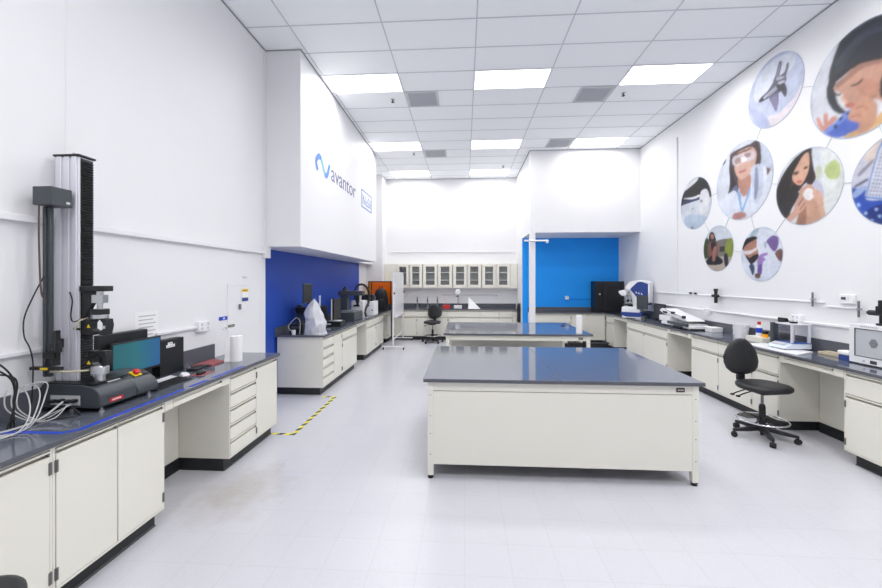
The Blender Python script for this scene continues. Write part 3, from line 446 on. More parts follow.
  ((0.34, 0.35, 0.46), [(148,-83),(132,-89),(129,-70),(145,-64)]),
  ((0.34, 0.35, 0.46), [(266,-4),(249,-10),(245,10),(263,16)]),
  ((0.34, 0.35, 0.46), [(233,-14),(216,-21),(213,-1),(230,5)]),
  ((0.34, 0.35, 0.46), [(201,-25),(184,-31),(181,-12),(198,-6)]),
  ((0.34, 0.35, 0.46), [(169,-36),(152,-42),(149,-23),(166,-17)]),
  ((0.34, 0.35, 0.46), [(255,34),(238,28),(234,47),(251,53)]),
  ((0.34, 0.35, 0.46), [(222,23),(205,17),(202,36),(219,42)]),
  ((0.34, 0.35, 0.46), [(190,12),(173,6),(170,25),(187,31)]),
  ((0.34, 0.35, 0.46), [(158,1),(142,-5),(138,14),(155,20)]),
  ((0.34, 0.35, 0.46), [(244,71),(226,65),(223,84),(240,91)]),
  ((0.34, 0.35, 0.46), [(211,60),(194,54),(191,73),(208,79)]),
  ((0.34, 0.35, 0.46), [(179,49),(162,42),(159,61),(176,68)]),
  ((0.34, 0.35, 0.46), [(147,38),(131,31),(128,50),(144,56)]),
  ((0.34, 0.35, 0.46), [(232,109),(215,102),(212,121),(229,128)]),
  ((0.34, 0.35, 0.46), [(200,97),(183,90),(180,109),(197,116)]),
  ((0.34, 0.35, 0.46), [(168,85),(152,79),(148,98),(165,104)]),
  ((0.34, 0.35, 0.46), [(221,145),(204,139),(201,158),(218,165)]),
  ((0.34, 0.35, 0.46), [(189,134),(172,127),(169,146),(186,152)]),
  ((0.34, 0.35, 0.46), [(157,122),(141,115),(138,134),(154,141)]),
  ((0.34, 0.35, 0.46), [(210,182),(193,175),(190,194),(207,201)]),
  ((0.34, 0.35, 0.46), [(178,170),(162,163),(158,182),(175,189)]),
  ((0.34, 0.35, 0.46), [(199,219),(182,212),(179,231),(196,238)]),
  ((0.34, 0.35, 0.46), [(167,206),(151,200),(147,218),(164,225)]),
  ((0.34, 0.35, 0.46), [(188,255),(172,248),(168,267),(185,274)]),
  ((0.34, 0.35, 0.46), [(157,242),(140,236),(137,254),(153,261)]),
  ((0.34, 0.35, 0.46), [(177,291),(161,284),(157,303),(174,310)]),
  ((0.34, 0.35, 0.46), [(167,327),(150,320),(147,339),(163,346)]),
 ]),
 'cup': (7.664, 3.272, 0.491, (0.76, 0.79, 0.85), [
  ((0.035, 0.033, 0.038), [(484,54),(483,64),(476,105),(465,146),(450,186),(432,225),(428,232),(354,310),(271,360),(176,394),(81,420),(-16,448),(-114,468),(-136,467),(-146,465),(-186,450),(-225,432),(-262,411),(-297,386),(-329,359),(-359,329),(-386,297),(-391,290),(-431,217),(-469,123),(-481,76),(-483,64),(-484,49),(-474,26),(-441,23),(-410,38),(-392,79),(-375,137),(-348,181),(-302,201),(-246,208),(-200,200),(-184,170),(-177,126),(-145,95),(-71,92),(30,102),(140,105),(277,82),(425,52)]),
  ((0.84, 0.85, 0.88), [(354,328),(320,360),(249,407),(170,443),(77,459),(-24,464),(-90,461),(-102,449),(-78,429),(-34,408),(33,386),(121,363),(200,345),(269,331),(330,322)]),
  ((0.05, 0.07, 0.17), [(484,50),(483,64),(476,105),(474,111),(-145,129),(-134,47),(481,42)]),
  ((0.88, 0.88, 0.92), [(417,181),(347,174),(206,153),(81,137),(-2,137),(-70,141),(-118,141),(-151,130),(-164,114),(-145,102),(-83,95),(11,93),(111,99),(233,125),(360,160)]),
  ((0.85, 0.85, 0.88), [(-145,95),(-156,149),(-172,181),(-200,200),(-249,211),(-309,208),(-359,186),(-396,138),(-424,71),(-435,0),(-426,-76),(-401,-155),(-359,-211),(-290,-236),(-206,-237),(-145,-206),(-127,-120),(-133,-1)]),
  ((0.6, 0.68, 0.79), [(323,-196),(246,-186),(139,-193),(23,-211),(-117,-239),(-265,-279),(-359,-324),(-360,-328),(-359,-329),(-329,-359),(-297,-386),(-262,-411),(-225,-432),(-186,-450),(-146,-465),(-105,-476),(-64,-483),(-21,-487),(21,-487),(64,-483),(105,-476),(146,-465),(186,-450),(225,-432),(262,-411),(297,-386),(329,-359),(349,-339),(354,-334),(371,-281),(362,-230)]),
  ((0.42, 0.44, 0.5), [(-145,22),(-162,30),(-189,33),(-211,31),(-224,20),(-233,3),(-232,-10),(-219,-17),(-198,-21),(-178,-19),(-162,-8),(-148,9)]),
  ((0.5, 0.52, 0.58), [(111,-75),(99,-69),(80,-65),(64,-66),(53,-74),(46,-87),(46,-97),(58,-101),(77,-103),(93,-102),(103,-94),(111,-84)]),
  ((0.3, 0.3, 0.34), [(140,-441),(125,-433),(101,-428),(81,-429),(67,-438),(58,-453),(58,-466),(71,-473),(92,-477),(95,-477),(105,-476),(117,-472),(125,-467),(137,-453)]),
 ]),
 'run': (7.007, 2.355, 0.398, (0.72, 0.76, 0.82), [
  ((0.3, 0.27, 0.26), [(73,131),(-53,146),(-230,146),(-359,132),(-378,116),(-386,86),(-392,52),(-394,29),(-359,-1),(-239,-14),(-73,-13),(49,3),(103,41),(113,93)]),
  ((0.32, 0.29, 0.25), [(351,-183),(365,-151),(377,-119),(386,-86),(392,-52),(395,-17),(395,17),(392,52),(386,86),(383,97),(-394,26),(-395,17),(-395,-17),(-392,-52),(-386,-86),(-377,-119),(-365,-151),(-351,-183),(-336,-208),(341,-199)]),
  ((0.1, 0.09, 0.09), [(-46,27),(-206,28),(-206,-63),(-46,-66)]),
  ((0.36, 0.42, 0.1), [(-206,73),(-248,121),(-304,153),(-350,148),(-380,79),(-395,2),(-395,-17),(-392,-52),(-386,-86),(-377,-119),(-365,-151),(-351,-183),(-333,-212),(-314,-241),(-312,-242),(-272,-262),(-235,-243),(-203,-195),(-184,-137),(-178,-68),(-185,10)]),
  ((0.09, 0.13, 0.04), [(392,52),(386,86),(377,119),(365,151),(351,183),(337,206),(288,214),(247,181),(224,77),(213,-69),(222,-175),(266,-211),(330,-207),(343,-196),(351,-183),(365,-151),(377,-119),(386,-86),(392,-52),(393,-37),(393,43)]),
  ((0.62, 0.55, 0.48), [(17,-395),(52,-392),(86,-386),(119,-377),(151,-365),(183,-351),(212,-333),(241,-314),(267,-291),(291,-267),(314,-241),(333,-212),(351,-183),(361,-161),(165,-140),(-163,-146),(-355,-173),(-351,-183),(-333,-212),(-314,-241),(-291,-267),(-267,-291),(-241,-314),(-212,-333),(-183,-351),(-151,-365),(-119,-377),(-86,-386),(-52,-392),(-17,-395)]),
  ((0.035, 0.025, 0.025), [(237,244),(229,272),(214,292),(196,304),(173,309),(147,306),(122,295),(101,272),(82,240),(68,209),(55,180),(47,151),(58,130),(105,115),(172,106),(222,114),(240,149),(242,200)]),
  ((0.55, 0.33, 0.25), [(196,265),(181,274),(158,276),(137,271),(120,259),(105,240),(97,222),(101,204),(113,186),(127,175),(145,173),(165,178),(181,190),(192,213),(198,243)]),
  ((0.33, 0.17, 0.14), [(247,133),(181,150),(93,146),(25,126),(-3,84),(-9,26),(-9,-32),(-8,-89),(1,-145),(25,-186),(76,-210),(141,-219),(196,-208),(233,-167),(259,-106),(273,-43),(279,22),(274,87)]),
  ((0.05, 0.045, 0.06), [(181,126),(147,141),(97,138),(58,120),(39,75),(32,15),(39,-29),(72,-45),(119,-44),(156,-26),(177,19),(187,82)]),
  ((0.035, 0.03, 0.04), [(291,-267),(314,-241),(332,-214),(324,-202),(288,-170),(232,-136),(171,-114),(107,-113),(38,-124),(-23,-142),(-75,-167),(-119,-197),(-139,-225),(-133,-249),(-103,-269),(-46,-282),(62,-285),(198,-279),(290,-269)]),
  ((0.48, 0.27, 0.21), [(122,9),(90,40),(49,51),(25,33),(30,-34),(50,-130),(73,-199),(99,-223),(128,-220),(146,-195),(148,-135),(139,-53)]),
  ((0.05, 0.06, 0.09), [(-161,-135),(-177,-106),(-204,-92),(-228,-94),(-247,-119),(-263,-160),(-272,-202),(-271,-246),(-264,-291),(-261,-296),(-241,-314),(-220,-328),(-205,-325),(-184,-303),(-170,-253),(-160,-187)]),
 ]),
 'man': (6.027, 2.188, 0.402, (0.79, 0.82, 0.9), [
  ((0.52, 0.64, 0.7), [(225,307),(204,331),(172,358),(160,366),(153,369),(120,381),(86,390),(52,396),(42,397),(38,383),(46,352),(67,324),(111,301),(169,280),(212,269),(230,274),(233,289)]),
  ((0.03, 0.025, 0.028), [(381,120),(369,153),(354,184),(337,215),(317,243),(303,260),(288,268),(249,277),(203,281),(163,282),(131,282),(104,280),(86,273),(77,260),(76,243),(86,228),(113,222),(150,218),(188,211),(224,198),(260,182),(288,165),(301,147),(306,127),(314,112),(330,103),(349,99),(365,97),(378,96),(387,97)]),
  ((0.55, 0.32, 0.24), [(360,97),(350,123),(330,146),(301,167),(259,187),(207,205),(163,218),(130,229),(104,235),(86,228),(79,199),(80,157),(79,119),(71,96),(62,78),(55,55),(50,20),(48,-20),(55,-53),(76,-73),(107,-85),(139,-93),(171,-97),(205,-97),(237,-88),(269,-65),(301,-33),(326,0),(345,33),(358,67)]),
  ((0.06, 0.04, 0.04), [(301,-1),(283,-7),(253,-29),(225,-43),(205,-37),(186,-23),(163,-10),(131,0),(95,8),(67,11),(51,7),(43,-3),(43,-18),(51,-38),(68,-63),(91,-87),(124,-111),(164,-134),(200,-145),(229,-138),(255,-119),(275,-96),(291,-62),(302,-24)]),
  ((0.8, 0.76, 0.79), [(365,69),(324,74),(264,74),(212,76),(177,82),(150,89),(127,96),(106,105),(90,113),(79,114),(75,106),(76,90),(86,75),(107,62),(135,48),(163,36),(186,26),(209,17),(237,13),(276,15),(320,22),(352,30),(370,43),(377,58)]),
  ((0.8, 0.84, 0.93), [(396,-52),(396,-48),(392,-14),(375,2),(346,-2),(314,-19),(281,-52),(246,-97),(212,-136),(180,-156),(149,-170),(127,-194),(122,-238),(126,-293),(115,-339),(86,-377),(59,-395),(52,-396),(17,-399),(-17,-399),(-52,-396),(-86,-390),(-95,-388),(-145,-372),(-186,-353),(-215,-337),(-243,-317),(-270,-294),(-294,-270),(-317,-243),(-337,-215),(-354,-184),(-369,-153),(-381,-120),(-390,-86),(-391,-78),(-354,-64),(-302,-70),(-246,-87),(-186,-116),(-123,-158),(-72,-200),(-45,-240),(-29,-282),(-3,-322),(44,-371),(70,-393),(86,-390),(120,-381),(153,-369),(184,-354),(215,-337),(243,-317),(270,-294),(294,-270),(317,-243),(337,-215),(354,-184),(369,-153),(381,-120),(390,-86)]),
  ((0.1, 0.13, 0.22), [(237,-153),(211,-141),(170,-138),(139,-148),(127,-175),(124,-213),(127,-248),(135,-276),(149,-301),(163,-311),(175,-300),(188,-274),(200,-246),(217,-214),(235,-178)]),
  ((0.3, 0.19, 0.16), [(-267,13),(-296,36),(-340,55),(-375,55),(-396,20),(-399,5),(-399,-17),(-396,-52),(-390,-86),(-381,-120),(-380,-123),(-360,-127),(-336,-112),(-309,-84),(-288,-56),(-272,-32),(-263,-8)]),
  ((0.29, 0.2, 0.44), [(-105,182),(-116,199),(-137,215),(-160,228),(-180,241),(-202,251),(-225,255),(-254,252),(-285,242),(-309,228),(-323,209),(-329,186),(-330,159),(-324,127),(-313,91),(-299,61),(-283,41),(-265,27),(-246,23),(-224,35),(-201,58),(-182,79),(-169,95),(-160,110),(-149,125),(-131,144),(-113,164)]),
  ((0.52, 0.54, 0.62), [(-65,168),(-74,179),(-87,181),(-98,174),(-104,151),(-108,119),(-107,94),(-99,84),(-86,81),(-76,88),(-69,111),(-65,144)]),
  ((0.46, 0.33, 0.64), [(67,-97),(60,-62),(48,-37),(32,-18),(12,-3),(-12,6),(-38,12),(-70,17),(-104,18),(-127,15),(-133,6),(-127,-7),(-116,-19),(-93,-26),(-65,-33),(-49,-41),(-61,-52),(-85,-65),(-98,-79),(-85,-91),(-59,-105),(-38,-129),(-29,-174),(-25,-229),(-15,-269),(7,-285),(34,-285),(55,-267),(65,-219),(69,-153)]),
  ((0.24, 0.16, 0.42), [(55,-178),(34,-156),(6,-142),(-15,-145),(-23,-178),(-25,-228),(-22,-269),(-16,-289),(-5,-300),(8,-304),(28,-302),(52,-293),(67,-276),(70,-246),(66,-208)]),
  ((0.24, 0.14, 0.11), [(103,-285),(73,-281),(34,-285),(8,-295),(5,-314),(15,-340),(32,-357),(59,-358),(92,-350),(115,-339),(121,-321),(117,-299)]),
 ]),
}

MLAB = dict(girl=('round wall print of a child holding a blue toy to the mouth, topmost and largest', ),
 jet=('round wall print of a dark jet aircraft in a pale sky',), woman=('round wall print of a woman in safety goggles and a white coat',),
 knee=('round wall print of a long haired girl holding a bandaged knee',), chip=('round wall print of a perforated chip over blue circuits, cut by the frame',),
 cup=('oval looking wall print of a dark and white surface, leftmost of the prints',), run=('small round wall print of a person sitting outdoors by a low building',),
 man=('small round wall print of a bearded man with purple gloves',))
import numpy as np
def print_mat():
    m = mat('print_ink', (.5, .5, .5), .55); nt = m.node_tree; at = nt.nodes.new('ShaderNodeVertexColor'); at.layer_name = 'print_colour'
    nt.links.new(at.outputs[0], nt.nodes['Principled BSDF'].inputs['Base Color']); return m
M['print_ink'] = print_mat()
for nm, (cy, cz, r, bg, polys) in MURALS.items():
    o = thing('wall_print', MLAB[nm][0], 'picture', (WR, cy, cz), group='round pictures on the right wall')
    N = 150; ax = (np.arange(N) + .5) / N * 2 * r - r; YY, ZZ = np.meshgrid(ax, ax); img = np.empty((N, N, 3)); img[:] = bg
    for c, poly in polys:
        q = np.array(poly) / 1000.0; ins = np.zeros((N, N), bool)
        for (ya_, za_), (yb_, zb_) in zip(q, np.roll(q, -1, 0)):
            cr = (za_ > ZZ) != (zb_ > ZZ)
            if abs(zb_ - za_) > 1e-9: ins ^= cr & (YY < (yb_ - ya_) * (ZZ - za_) / (zb_ - za_) + ya_)
        img[ins] = c
    rng = np.random.default_rng(5)
    def blur(a_, sg):
        kr = np.exp(-.5 * (np.arange(-3 * int(sg + 1), 3 * int(sg + 1) + 1) / sg) ** 2); kr /= kr.sum(); h_ = len(kr) // 2
        for axis in (0, 1):
            pd = [(0, 0)] * a_.ndim; pd[axis] = (h_, h_); ap = np.pad(a_, pd, mode='edge')
            a_ = sum(w_ * np.take(ap, range(i_, i_ + N), axis) for i_, w_ in enumerate(kr))
        return a_
    fine = blur(img, 1.1 if nm in ('girl',) else .9); soft = blur(img, 4.5)
    img = fine * .84 + soft * .16
    tex = blur(rng.normal(size=(N, N)), 2.2); tex /= tex.std(); big = blur(rng.normal(size=(N, N)), 9); big /= big.std()
    img = np.clip(img * (1 + .025 * tex + .05 * big)[..., None], 0, 1)
    img = img ** 1.38 * .84
    g = G(); NR, NS = 62, 168; cl = g.b.loops.layers.color.new('print_colour') if False else g.b.verts.layers.float_color.new('print_colour')
    def vert(y, z):
        v = g.b.verts.new((-.003, y, z)); fy = min(max((y + r) / (2 * r) * N - .5, 0), N - 1.001); fz = min(max((z + r) / (2 * r) * N - .5, 0), N - 1.001)
        i_, j_ = int(fy), int(fz); u_, w_ = fy - i_, fz - j_
        c = (img[j_, i_] * (1 - u_) + img[j_, i_ + 1] * u_) * (1 - w_) + (img[j_ + 1, i_] * (1 - u_) + img[j_ + 1, i_ + 1] * u_) * w_
        v[cl] = (*[float(k) for k in c], 1); return v
    cv = vert(0, 0); prev = None
    for i in range(1, NR + 1):
        ring = [vert(r * i / NR * math.cos(2 * math.pi * k / NS), r * i / NR * math.sin(2 * math.pi * k / NS)) for k in range(NS)]
        for k in range(NS):
            if prev is None: g.face([cv, ring[k], ring[(k + 1) % NS]])
            else: g.face([prev[k], ring[k], ring[(k + 1) % NS], prev[(k + 1) % NS]])
        prev = ring
    back = [g.b.verts.new((-.0005, v.co.y, v.co.z)) for v in prev]
    for k in range(NS): g.face([prev[k], back[k], back[(k + 1) % NS], prev[(k + 1) % NS]]); back[k][cl] = prev[k][cl]
    n = 72; circle = [(r * math.cos(2 * math.pi * i / n), r * math.sin(2 * math.pi * i / n)) for i in range(n)]
    mats = ['print_ink']
    pr_ = obj('print', g, mats, o)
    g = G(); g.rings([[(-.006, y * s, z * s) for y, z in circle] for s in (.994, 1.004)], cap=False)
    obj('edge', g, 'rim', o)
def link_line(a, b, label):
    (ya, za, ra), (yb, zb, rb) = [MURALS[k][:3] for k in (a, b)]
    d = Vector((0, yb - ya, zb - za)); L = d.length; d /= L
    p = Vector((WR - .003, ya, za)) + d * ra; q = Vector((WR - .003, yb, zb)) - d * rb
    solo('connector_line', G().tube([p, q], .0045, 6), 'line', label, 'line', p, 'thin lines joining the round pictures')
link_line('jet', 'girl', 'thin grey line joining the jet print to the largest print')
link_line('jet', 'woman', 'thin grey line joining the jet print to the goggled woman print')
link_line('woman', 'knee', 'thin grey line joining the goggled woman print to the bandaged knee print')
link_line('girl', 'knee', 'thin grey line joining the largest print to the bandaged knee print')
link_line('knee', 'chip', 'thin grey line joining the bandaged knee print to the blue chip print')
link_line('cup', 'woman', 'thin grey line joining the leftmost print to the goggled woman print')
link_line('cup', 'run', 'thin grey line joining the leftmost print to the outdoor person print')
link_line('woman', 'run', 'thin grey line joining the goggled woman print to the outdoor person print')
link_line('woman', 'man', 'thin grey line joining the goggled woman print to the purple gloves print')
link_line('run', 'man', 'thin grey line joining the outdoor person print to the purple gloves print')
link_line('man', 'knee', 'thin grey line joining the purple gloves print to the bandaged knee print')
link_line('girl', 'chip', 'thin grey line joining the largest print to the blue chip print')

# ------------------------------------------------------------------ lettering on the bulkhead (reads along +Y)
def on_bulk(y, z, sx, sy): return Matrix.Translation((BL + .002, y, z)) @ Matrix(((0, 0, 1, 0), (sx, 0, 0, 0), (0, sy, 0, 0), (0, 0, 0, 1)))
t = thing('wall_lettering', 'blue and grey swoosh mark and lettering high on the white bulkhead', 'sign', (BL, 7.1, 3.65), world=True)
pts = bez([Vector((a, b, 0)) for a, b in ((6.069, 3.572), (6.024, 3.633), (6.005, 3.710), (6.102, 3.804), (6.202, 3.803), (6.284, 3.719), (6.361, 3.619), (6.447, 3.578), (6.521, 3.635), (6.566, 3.724), (6.619, 3.815))], 6)
def ribbon(g, P, wd):
    for i in range(len(P) - 1):
        a, b = P[i], P[i + 1]
        def off(i_): 
            d = (P[min(i_ + 1, len(P) - 1)] - P[max(i_ - 1, 0)]).normalized(); return Vector((-d.y, d.x, 0)) * wd(i_ / (len(P) - 1))
        q = [a + off(i), b + off(i + 1), b - off(i + 1), a - off(i)]
        g.m = 1 if 24 < i < 38 else 0
        g.face([g.b.verts.new((BL + .003, v.x, v.y)) for v in q])
g = G(); ribbon(g, pts, lambda s: .040 + .006 * math.sin(math.pi * s))
obj('swoosh_mark', g, ['sign_blue', 'sign_teal'], t)
g = G(); text_into(g, 'avantor', on_bulk(6.69, 3.57, .50, .44), 1.0)
obj('lettering', g, 'sign_grey', t)
t = thing('wall_lettering', 'pale blue boxed lettering on the bulkhead, right of the swoosh', 'sign', (BL, 9.2, 3.7), world=True)
g = G(); y0, y1, z0, z1 = 8.72, 9.68, 3.49, 3.91
g.box(BL, BL + .003, y0, y1, z0, z0 + .03).box(BL, BL + .003, y0, y1, z1 - .03, z1).box(BL, BL + .003, y0, y0 + .05, z0, z1).box(BL, BL + .003, y1 - .05, y1, z0, z1)
obj('border', g, 'sign_pale', t)
g = G(); text_into(g, 'NuSil', on_bulk(8.81, 3.57, .36, .33), 1.0)
obj('lettering', g, 'sign_pale', t)

# ------------------------------------------------------------------ laboratory casework
# local frame: x along the run, y into the cabinet, z up; the fronts stand at y = 0
def front(parent, kind, x0, x1, z0, z1, hinge=None, lock=False):
    gp = .004
    x0 += gp; x1 -= gp; z0 += gp; z1 -= gp
    g = G().box(x0, x1, 0, .02, z0, z1 - .034)
    p = obj(kind, g, 'cream', parent, bevel=.0025)
    obj('finger_pull', G().prism([(.034, z1 - .033), (.04, z1 - .033), (.04, z1), (-.005, z1), (-.005, z1 - .011), (.028, z1 - .014)], 'yz', x0, x1), 'cream', p)
    if kind == 'drawer' or hinge: obj('pull_end', G().box(x1 - .012, x1 - .002, -.001, .012, z1 - .03, z1 - .013), 'hinge', p)
    if hinge:
        hx = x0 if hinge == 'l' else x1
        for hz in (z0 + .075, z1 - .10):
            obj('hinge', G().box(hx - .008, hx + .008, -.005, .004, hz - .034, hz + .034).cyl((hx, -.006, hz - .03), (hx, -.006, hz + .03), .005, n=8), 'hinge', p)
    if lock: obj('lock', G().cyl((x1 - .03, .002, z1 - .06), (x1 - .03, -.008, z1 - .06), .012, n=12), 'hinge', p)
    return p
TOPZ = .882
def cabinet(label, loc, rz, wd, cols, d=.55, toe=(0, 0), group='cream base cabinets', toed=.065):
    t = thing('base_cabinet', label, 'cabinet', loc, rz, group)
    obj('carcass', G().box(0, wd, .05, d, .06, TOPZ).box(0, wd, .004, .05, TOPZ - .018, TOPZ).box(0, wd, .004, .05, .06, .076).box(0, .012, .004, .05, .076, TOPZ - .018).box(wd - .012, wd, .004, .05, .076, TOPZ - .018), 'cream', t)
    obj('toe_kick', G().box(toe[0], wd - toe[1], toed, d, FZ, .06).prism([(toed - .012, FZ), (toed, FZ), (toed, FZ + .012)], 'yz', toe[0], wd - toe[1]), 'toe', t)
    x = .012; W = wd - .024
    for fr, stack in cols:
        z = TOPZ - .018; H = z - .076
        for it in stack:
            h = H * it[1]
            front(t, it[0], x, x + W * fr, z - h, z, it[2] if len(it) > 2 else None, len(it) > 3)
            z -= h
        x += W * fr
    return t
def knee(label, loc, rz, wd, d=.55, group='knee space aprons'):
    t = thing('knee_space_apron', label, 'desk apron', loc, rz, group)
    obj('apron', G().box(.002, wd - .002, .024, .06, TOPZ - .085, TOPZ).box(.002, wd * .1, .002, .024, TOPZ - .085, TOPZ).box(wd * .86, wd - .002, .002, .024, TOPZ - .085, TOPZ), 'cream', t)
    front(t, 'drawer', wd * .1, wd * .86, TOPZ - .085, TOPZ - .006)
    obj('back_panel', G().box(.002, wd - .002, d - .03, d, .06, TOPZ - .01), 'cream', t)
    obj('base_strip', G().box(.002, wd - .002, d - .038, d, FZ, .06), 'toe', t)
    return t
LX, RX = -2.28, 3.89
LROT, RROT = R(90), R(-90)
five = [('drawer', .2)] * 5
# near left run
y0 = .9
cabinet('cream base cabinet cut by the left picture edge, nearest on the left', (LX, .62, 0), LROT, 2.012 - .62, [(.5, [('door', 1, 'l')]), (.5, [('door', 1, 'r')])])
cabinet('cream two door base cabinet under the tall test machine', (LX, 2.014, 0), LROT, .80, [(.5, [('door', 1, 'l')]), (.5, [('door', 1, 'r')])], toe=(0, .02))
knee('cream apron and open knee space under the lit monitor', (LX, 2.816, 0), LROT, .814)
cabinet('cream base cabinet of five drawers and one door under the paper towel roll', (LX, 3.632, 0), LROT, .955, [(.5, five), (.5, [('door', 1, 'l')])], toe=(.0, .03))
# left alcove run
cabinet('cream base cabinet of five drawers at the near end of the blue alcove bench', (LX, 6.12, 0), LROT, .525, [(1, five)], toe=(.03, 0), d=.76)
cabinet('narrow cream one door cabinet between the alcove drawers and the wide drawer cabinet', (LX, 6.647, 0), LROT, .443, [(1, [('door', 1, 'r')])])
cabinet('cream cabinet with one drawer over a door, left of the first alcove knee space', (LX, 7.092, 0), LROT, 1.005, [(1, [('drawer', .22), ('door', .78, 'l')])])
knee('first open knee space apron of the alcove bench', (LX, 8.099, 0), LROT, .80)
cabinet('cream cabinet with drawers over two doors under the white instrument boxes', (LX, 8.901, 0), LROT, 1.90, [(.5, [('drawer', .22), ('door', .78, 'r')]), (.5, [('drawer', .22), ('door', .78, 'l')])])
knee('far knee space apron beside the whiteboard stand', (LX, 10.803, 0), LROT, .62)
cabinet('cream one door cabinet below the orange enclosure at the corner', (LX, 11.425, 0), LROT, .52, [(1, [('door', 1, 'l')])])
# back run (fronts face the camera)
BYF = 12.0
xs = [-2.26, -1.49, -.50, .49, 1.08, 1.62]
cabinet('cream back wall cabinet behind the whiteboard stand', (xs[0], BYF, 0), 0, xs[1] - xs[0], [(1, [('drawer', .25), ('door', .75, 'l')])], d=.58, group='cream back wall base cabinets')
cabinet('cream back wall cabinet behind the small task chair', (xs[1], BYF, 0), 0, xs[2] - xs[1] - .002, [(.5, [('drawer', .25), ('door', .75, 'l')]), (.5, [('drawer', .25), ('door', .75, 'r')])], d=.58, group='cream back wall base cabinets')
cabinet('cream back wall cabinet below the round mirror and folded white sheet', (xs[2], BYF, 0), 0, xs[3] - xs[2] - .002, [(1, [('drawer', .25), ('door', .75, 'l')])], d=.58, group='cream back wall base cabinets')
cabinet('cream back wall drawer cabinet right of the folded white sheet', (xs[3], BYF, 0), 0, xs[4] - xs[3] - .002, [(1, [('drawer', .25), ('drawer', .75)])], d=.58, group='cream back wall base cabinets')
cabinet('cream back wall cabinet at the right end next to the black loop', (xs[4], BYF, 0), 0, xs[5] - xs[4], [(.76, [('drawer', .25), ('door', .75, 'r')]), (.24, [('door', 1)])], d=.58, group='cream back wall base cabinets')
# right alcove run
cabinet('cream cabinet with one wide front below the azure wall, left of the black crate', (1.84, 10.9, 0), 0, 1.10, [(1, [('drawer', .3), ('door', .7, 'r')])], d=.42, group='cream base cabinets under the azure wall')
cabinet('cream two door cabinet below the azure wall, behind the black crate', (2.942, 10.9, 0), 0, .945, [(.5, [('door', 1, 'l')]), (.5, [('door', 1, 'r')])], d=.42, group='cream base cabinets under the azure wall')
# right run (far to near)
def rc(label, ya, yb, cols, **k): return cabinet(label, (RX, ya, 0), RROT, ya - yb - .002, cols, d=.5, group='cream base cabinets along the picture wall', **k)
rc('cream one door cabinet in the far right corner beside the black cabinet', 10.88, 10.33, [(1, [('drawer', .24), ('door', .76, 'l')])])
knee('far narrow knee space apron below the microscope', (RX, 10.327, 0), RROT, .795, d=.5)
rc('cream cabinet of two drawers over two doors right of the microscope knee space', 9.53, 7.66, [(.5, [('drawer', .24), ('door', .76, 'l', 1)]), (.5, [('drawer', .24), ('door', .76, 'r')])])
knee('narrow knee space apron below the white folding instrument', (RX, 7.658, 0), RROT, .78, d=.5)
rc('cream cabinet of two drawers over two doors behind the task chair backrest', 6.876, 5.47, [(.5, [('drawer', .24), ('door', .76, 'r')]), (.5, [('drawer', .24), ('door', .76, 'r')])])
rc('narrow cream cabinet of one drawer over a door behind the task chair seat', 5.468, 5.022, [(1, [('drawer', .30), ('door', .70, 'r')])], toe=(0, .03))
knee('wide knee space apron below the balance, right of the task chair', (RX, 5.02, 0), RROT, .81, d=.5)
rc('cream cabinet of a drawer over a door cut by the right picture edge', 4.208, 3.45, [(1, [('drawer', .28), ('door', .72, 'l')])], toe=(.06, 0))
rc('cream base cabinet nearest on the right, past the picture edge', 3.448, 2.4, [(.5, [('door', 1, 'l')]), (.5, [('door', 1, 'r')])])

# worktops
def worktop(label, parts, splash, loc, group='dark epoxy worktops'):
    t = thing('worktop', label, 'worktop', loc, 0, group, world=True)
    g = G()
    for b in parts: g.box(*b, TOPZ, .914)
    for f in g.b.faces: f.material_index = 0 if f.calc_center_median().z > .913 else 1
    obj('slab', g, ['top', 'topedge'], t, bevel=.002)
    for b, s in splash: solo('backsplash', G().box(*b), 'topedge', s, 'backsplash', (b[0], b[2], b[4]), 'dark backsplash strips', bevel=.002)
worktop('dark worktop of the near left bench with blue tape along its edge', [(WL + .001, -2.25, .6, 4.60)], [((WL + .001, WL + .02, .6, 4.26, .915, 1.075), 'dark backsplash on the left wall behind the test machine and red folder')], (-2.56, 2.6, TOPZ))
worktop('dark worktop of the bench along the royal blue wall', [(WA + .001, -2.25, 6.08, 11.93)], [((WA + .001, WA + .02, 6.09, 11.3, .915, 1.03), 'dark low backsplash on the royal blue wall')], (-2.6, 8.9, TOPZ))
worktop('dark worktop along the back wall below the glazed cabinets', [(-2.56, 1.66, 11.96, YB - .001)], [((-2.56, 1.66, YB - .02, YB - .001, .915, 1.05), 'dark backsplash on the back wall behind the faucets')], (-.4, 12.3, TOPZ))
worktop('dark worktop under the azure wall beside the black cabinet', [(1.84, RX - .026, 10.87, 11.344)], [((1.84, 3.86, 11.325, 11.344, .915, 1.03), 'dark low backsplash on the azure wall')], (2.9, 11.1, TOPZ))
worktop('dark worktop along the picture wall', [(RX - .025, WR - .001, 2.4, 11.344)], [((WR - .02, WR - .001, 6.63, 10.8, .915, 1.075), 'dark backsplash on the picture wall left of the white bucket'), ((WR - .02, WR - .001, 2.4, 6.26, .915, 1.075), 'dark backsplash on the picture wall behind the balance')], (4.1, 7, TOPZ))

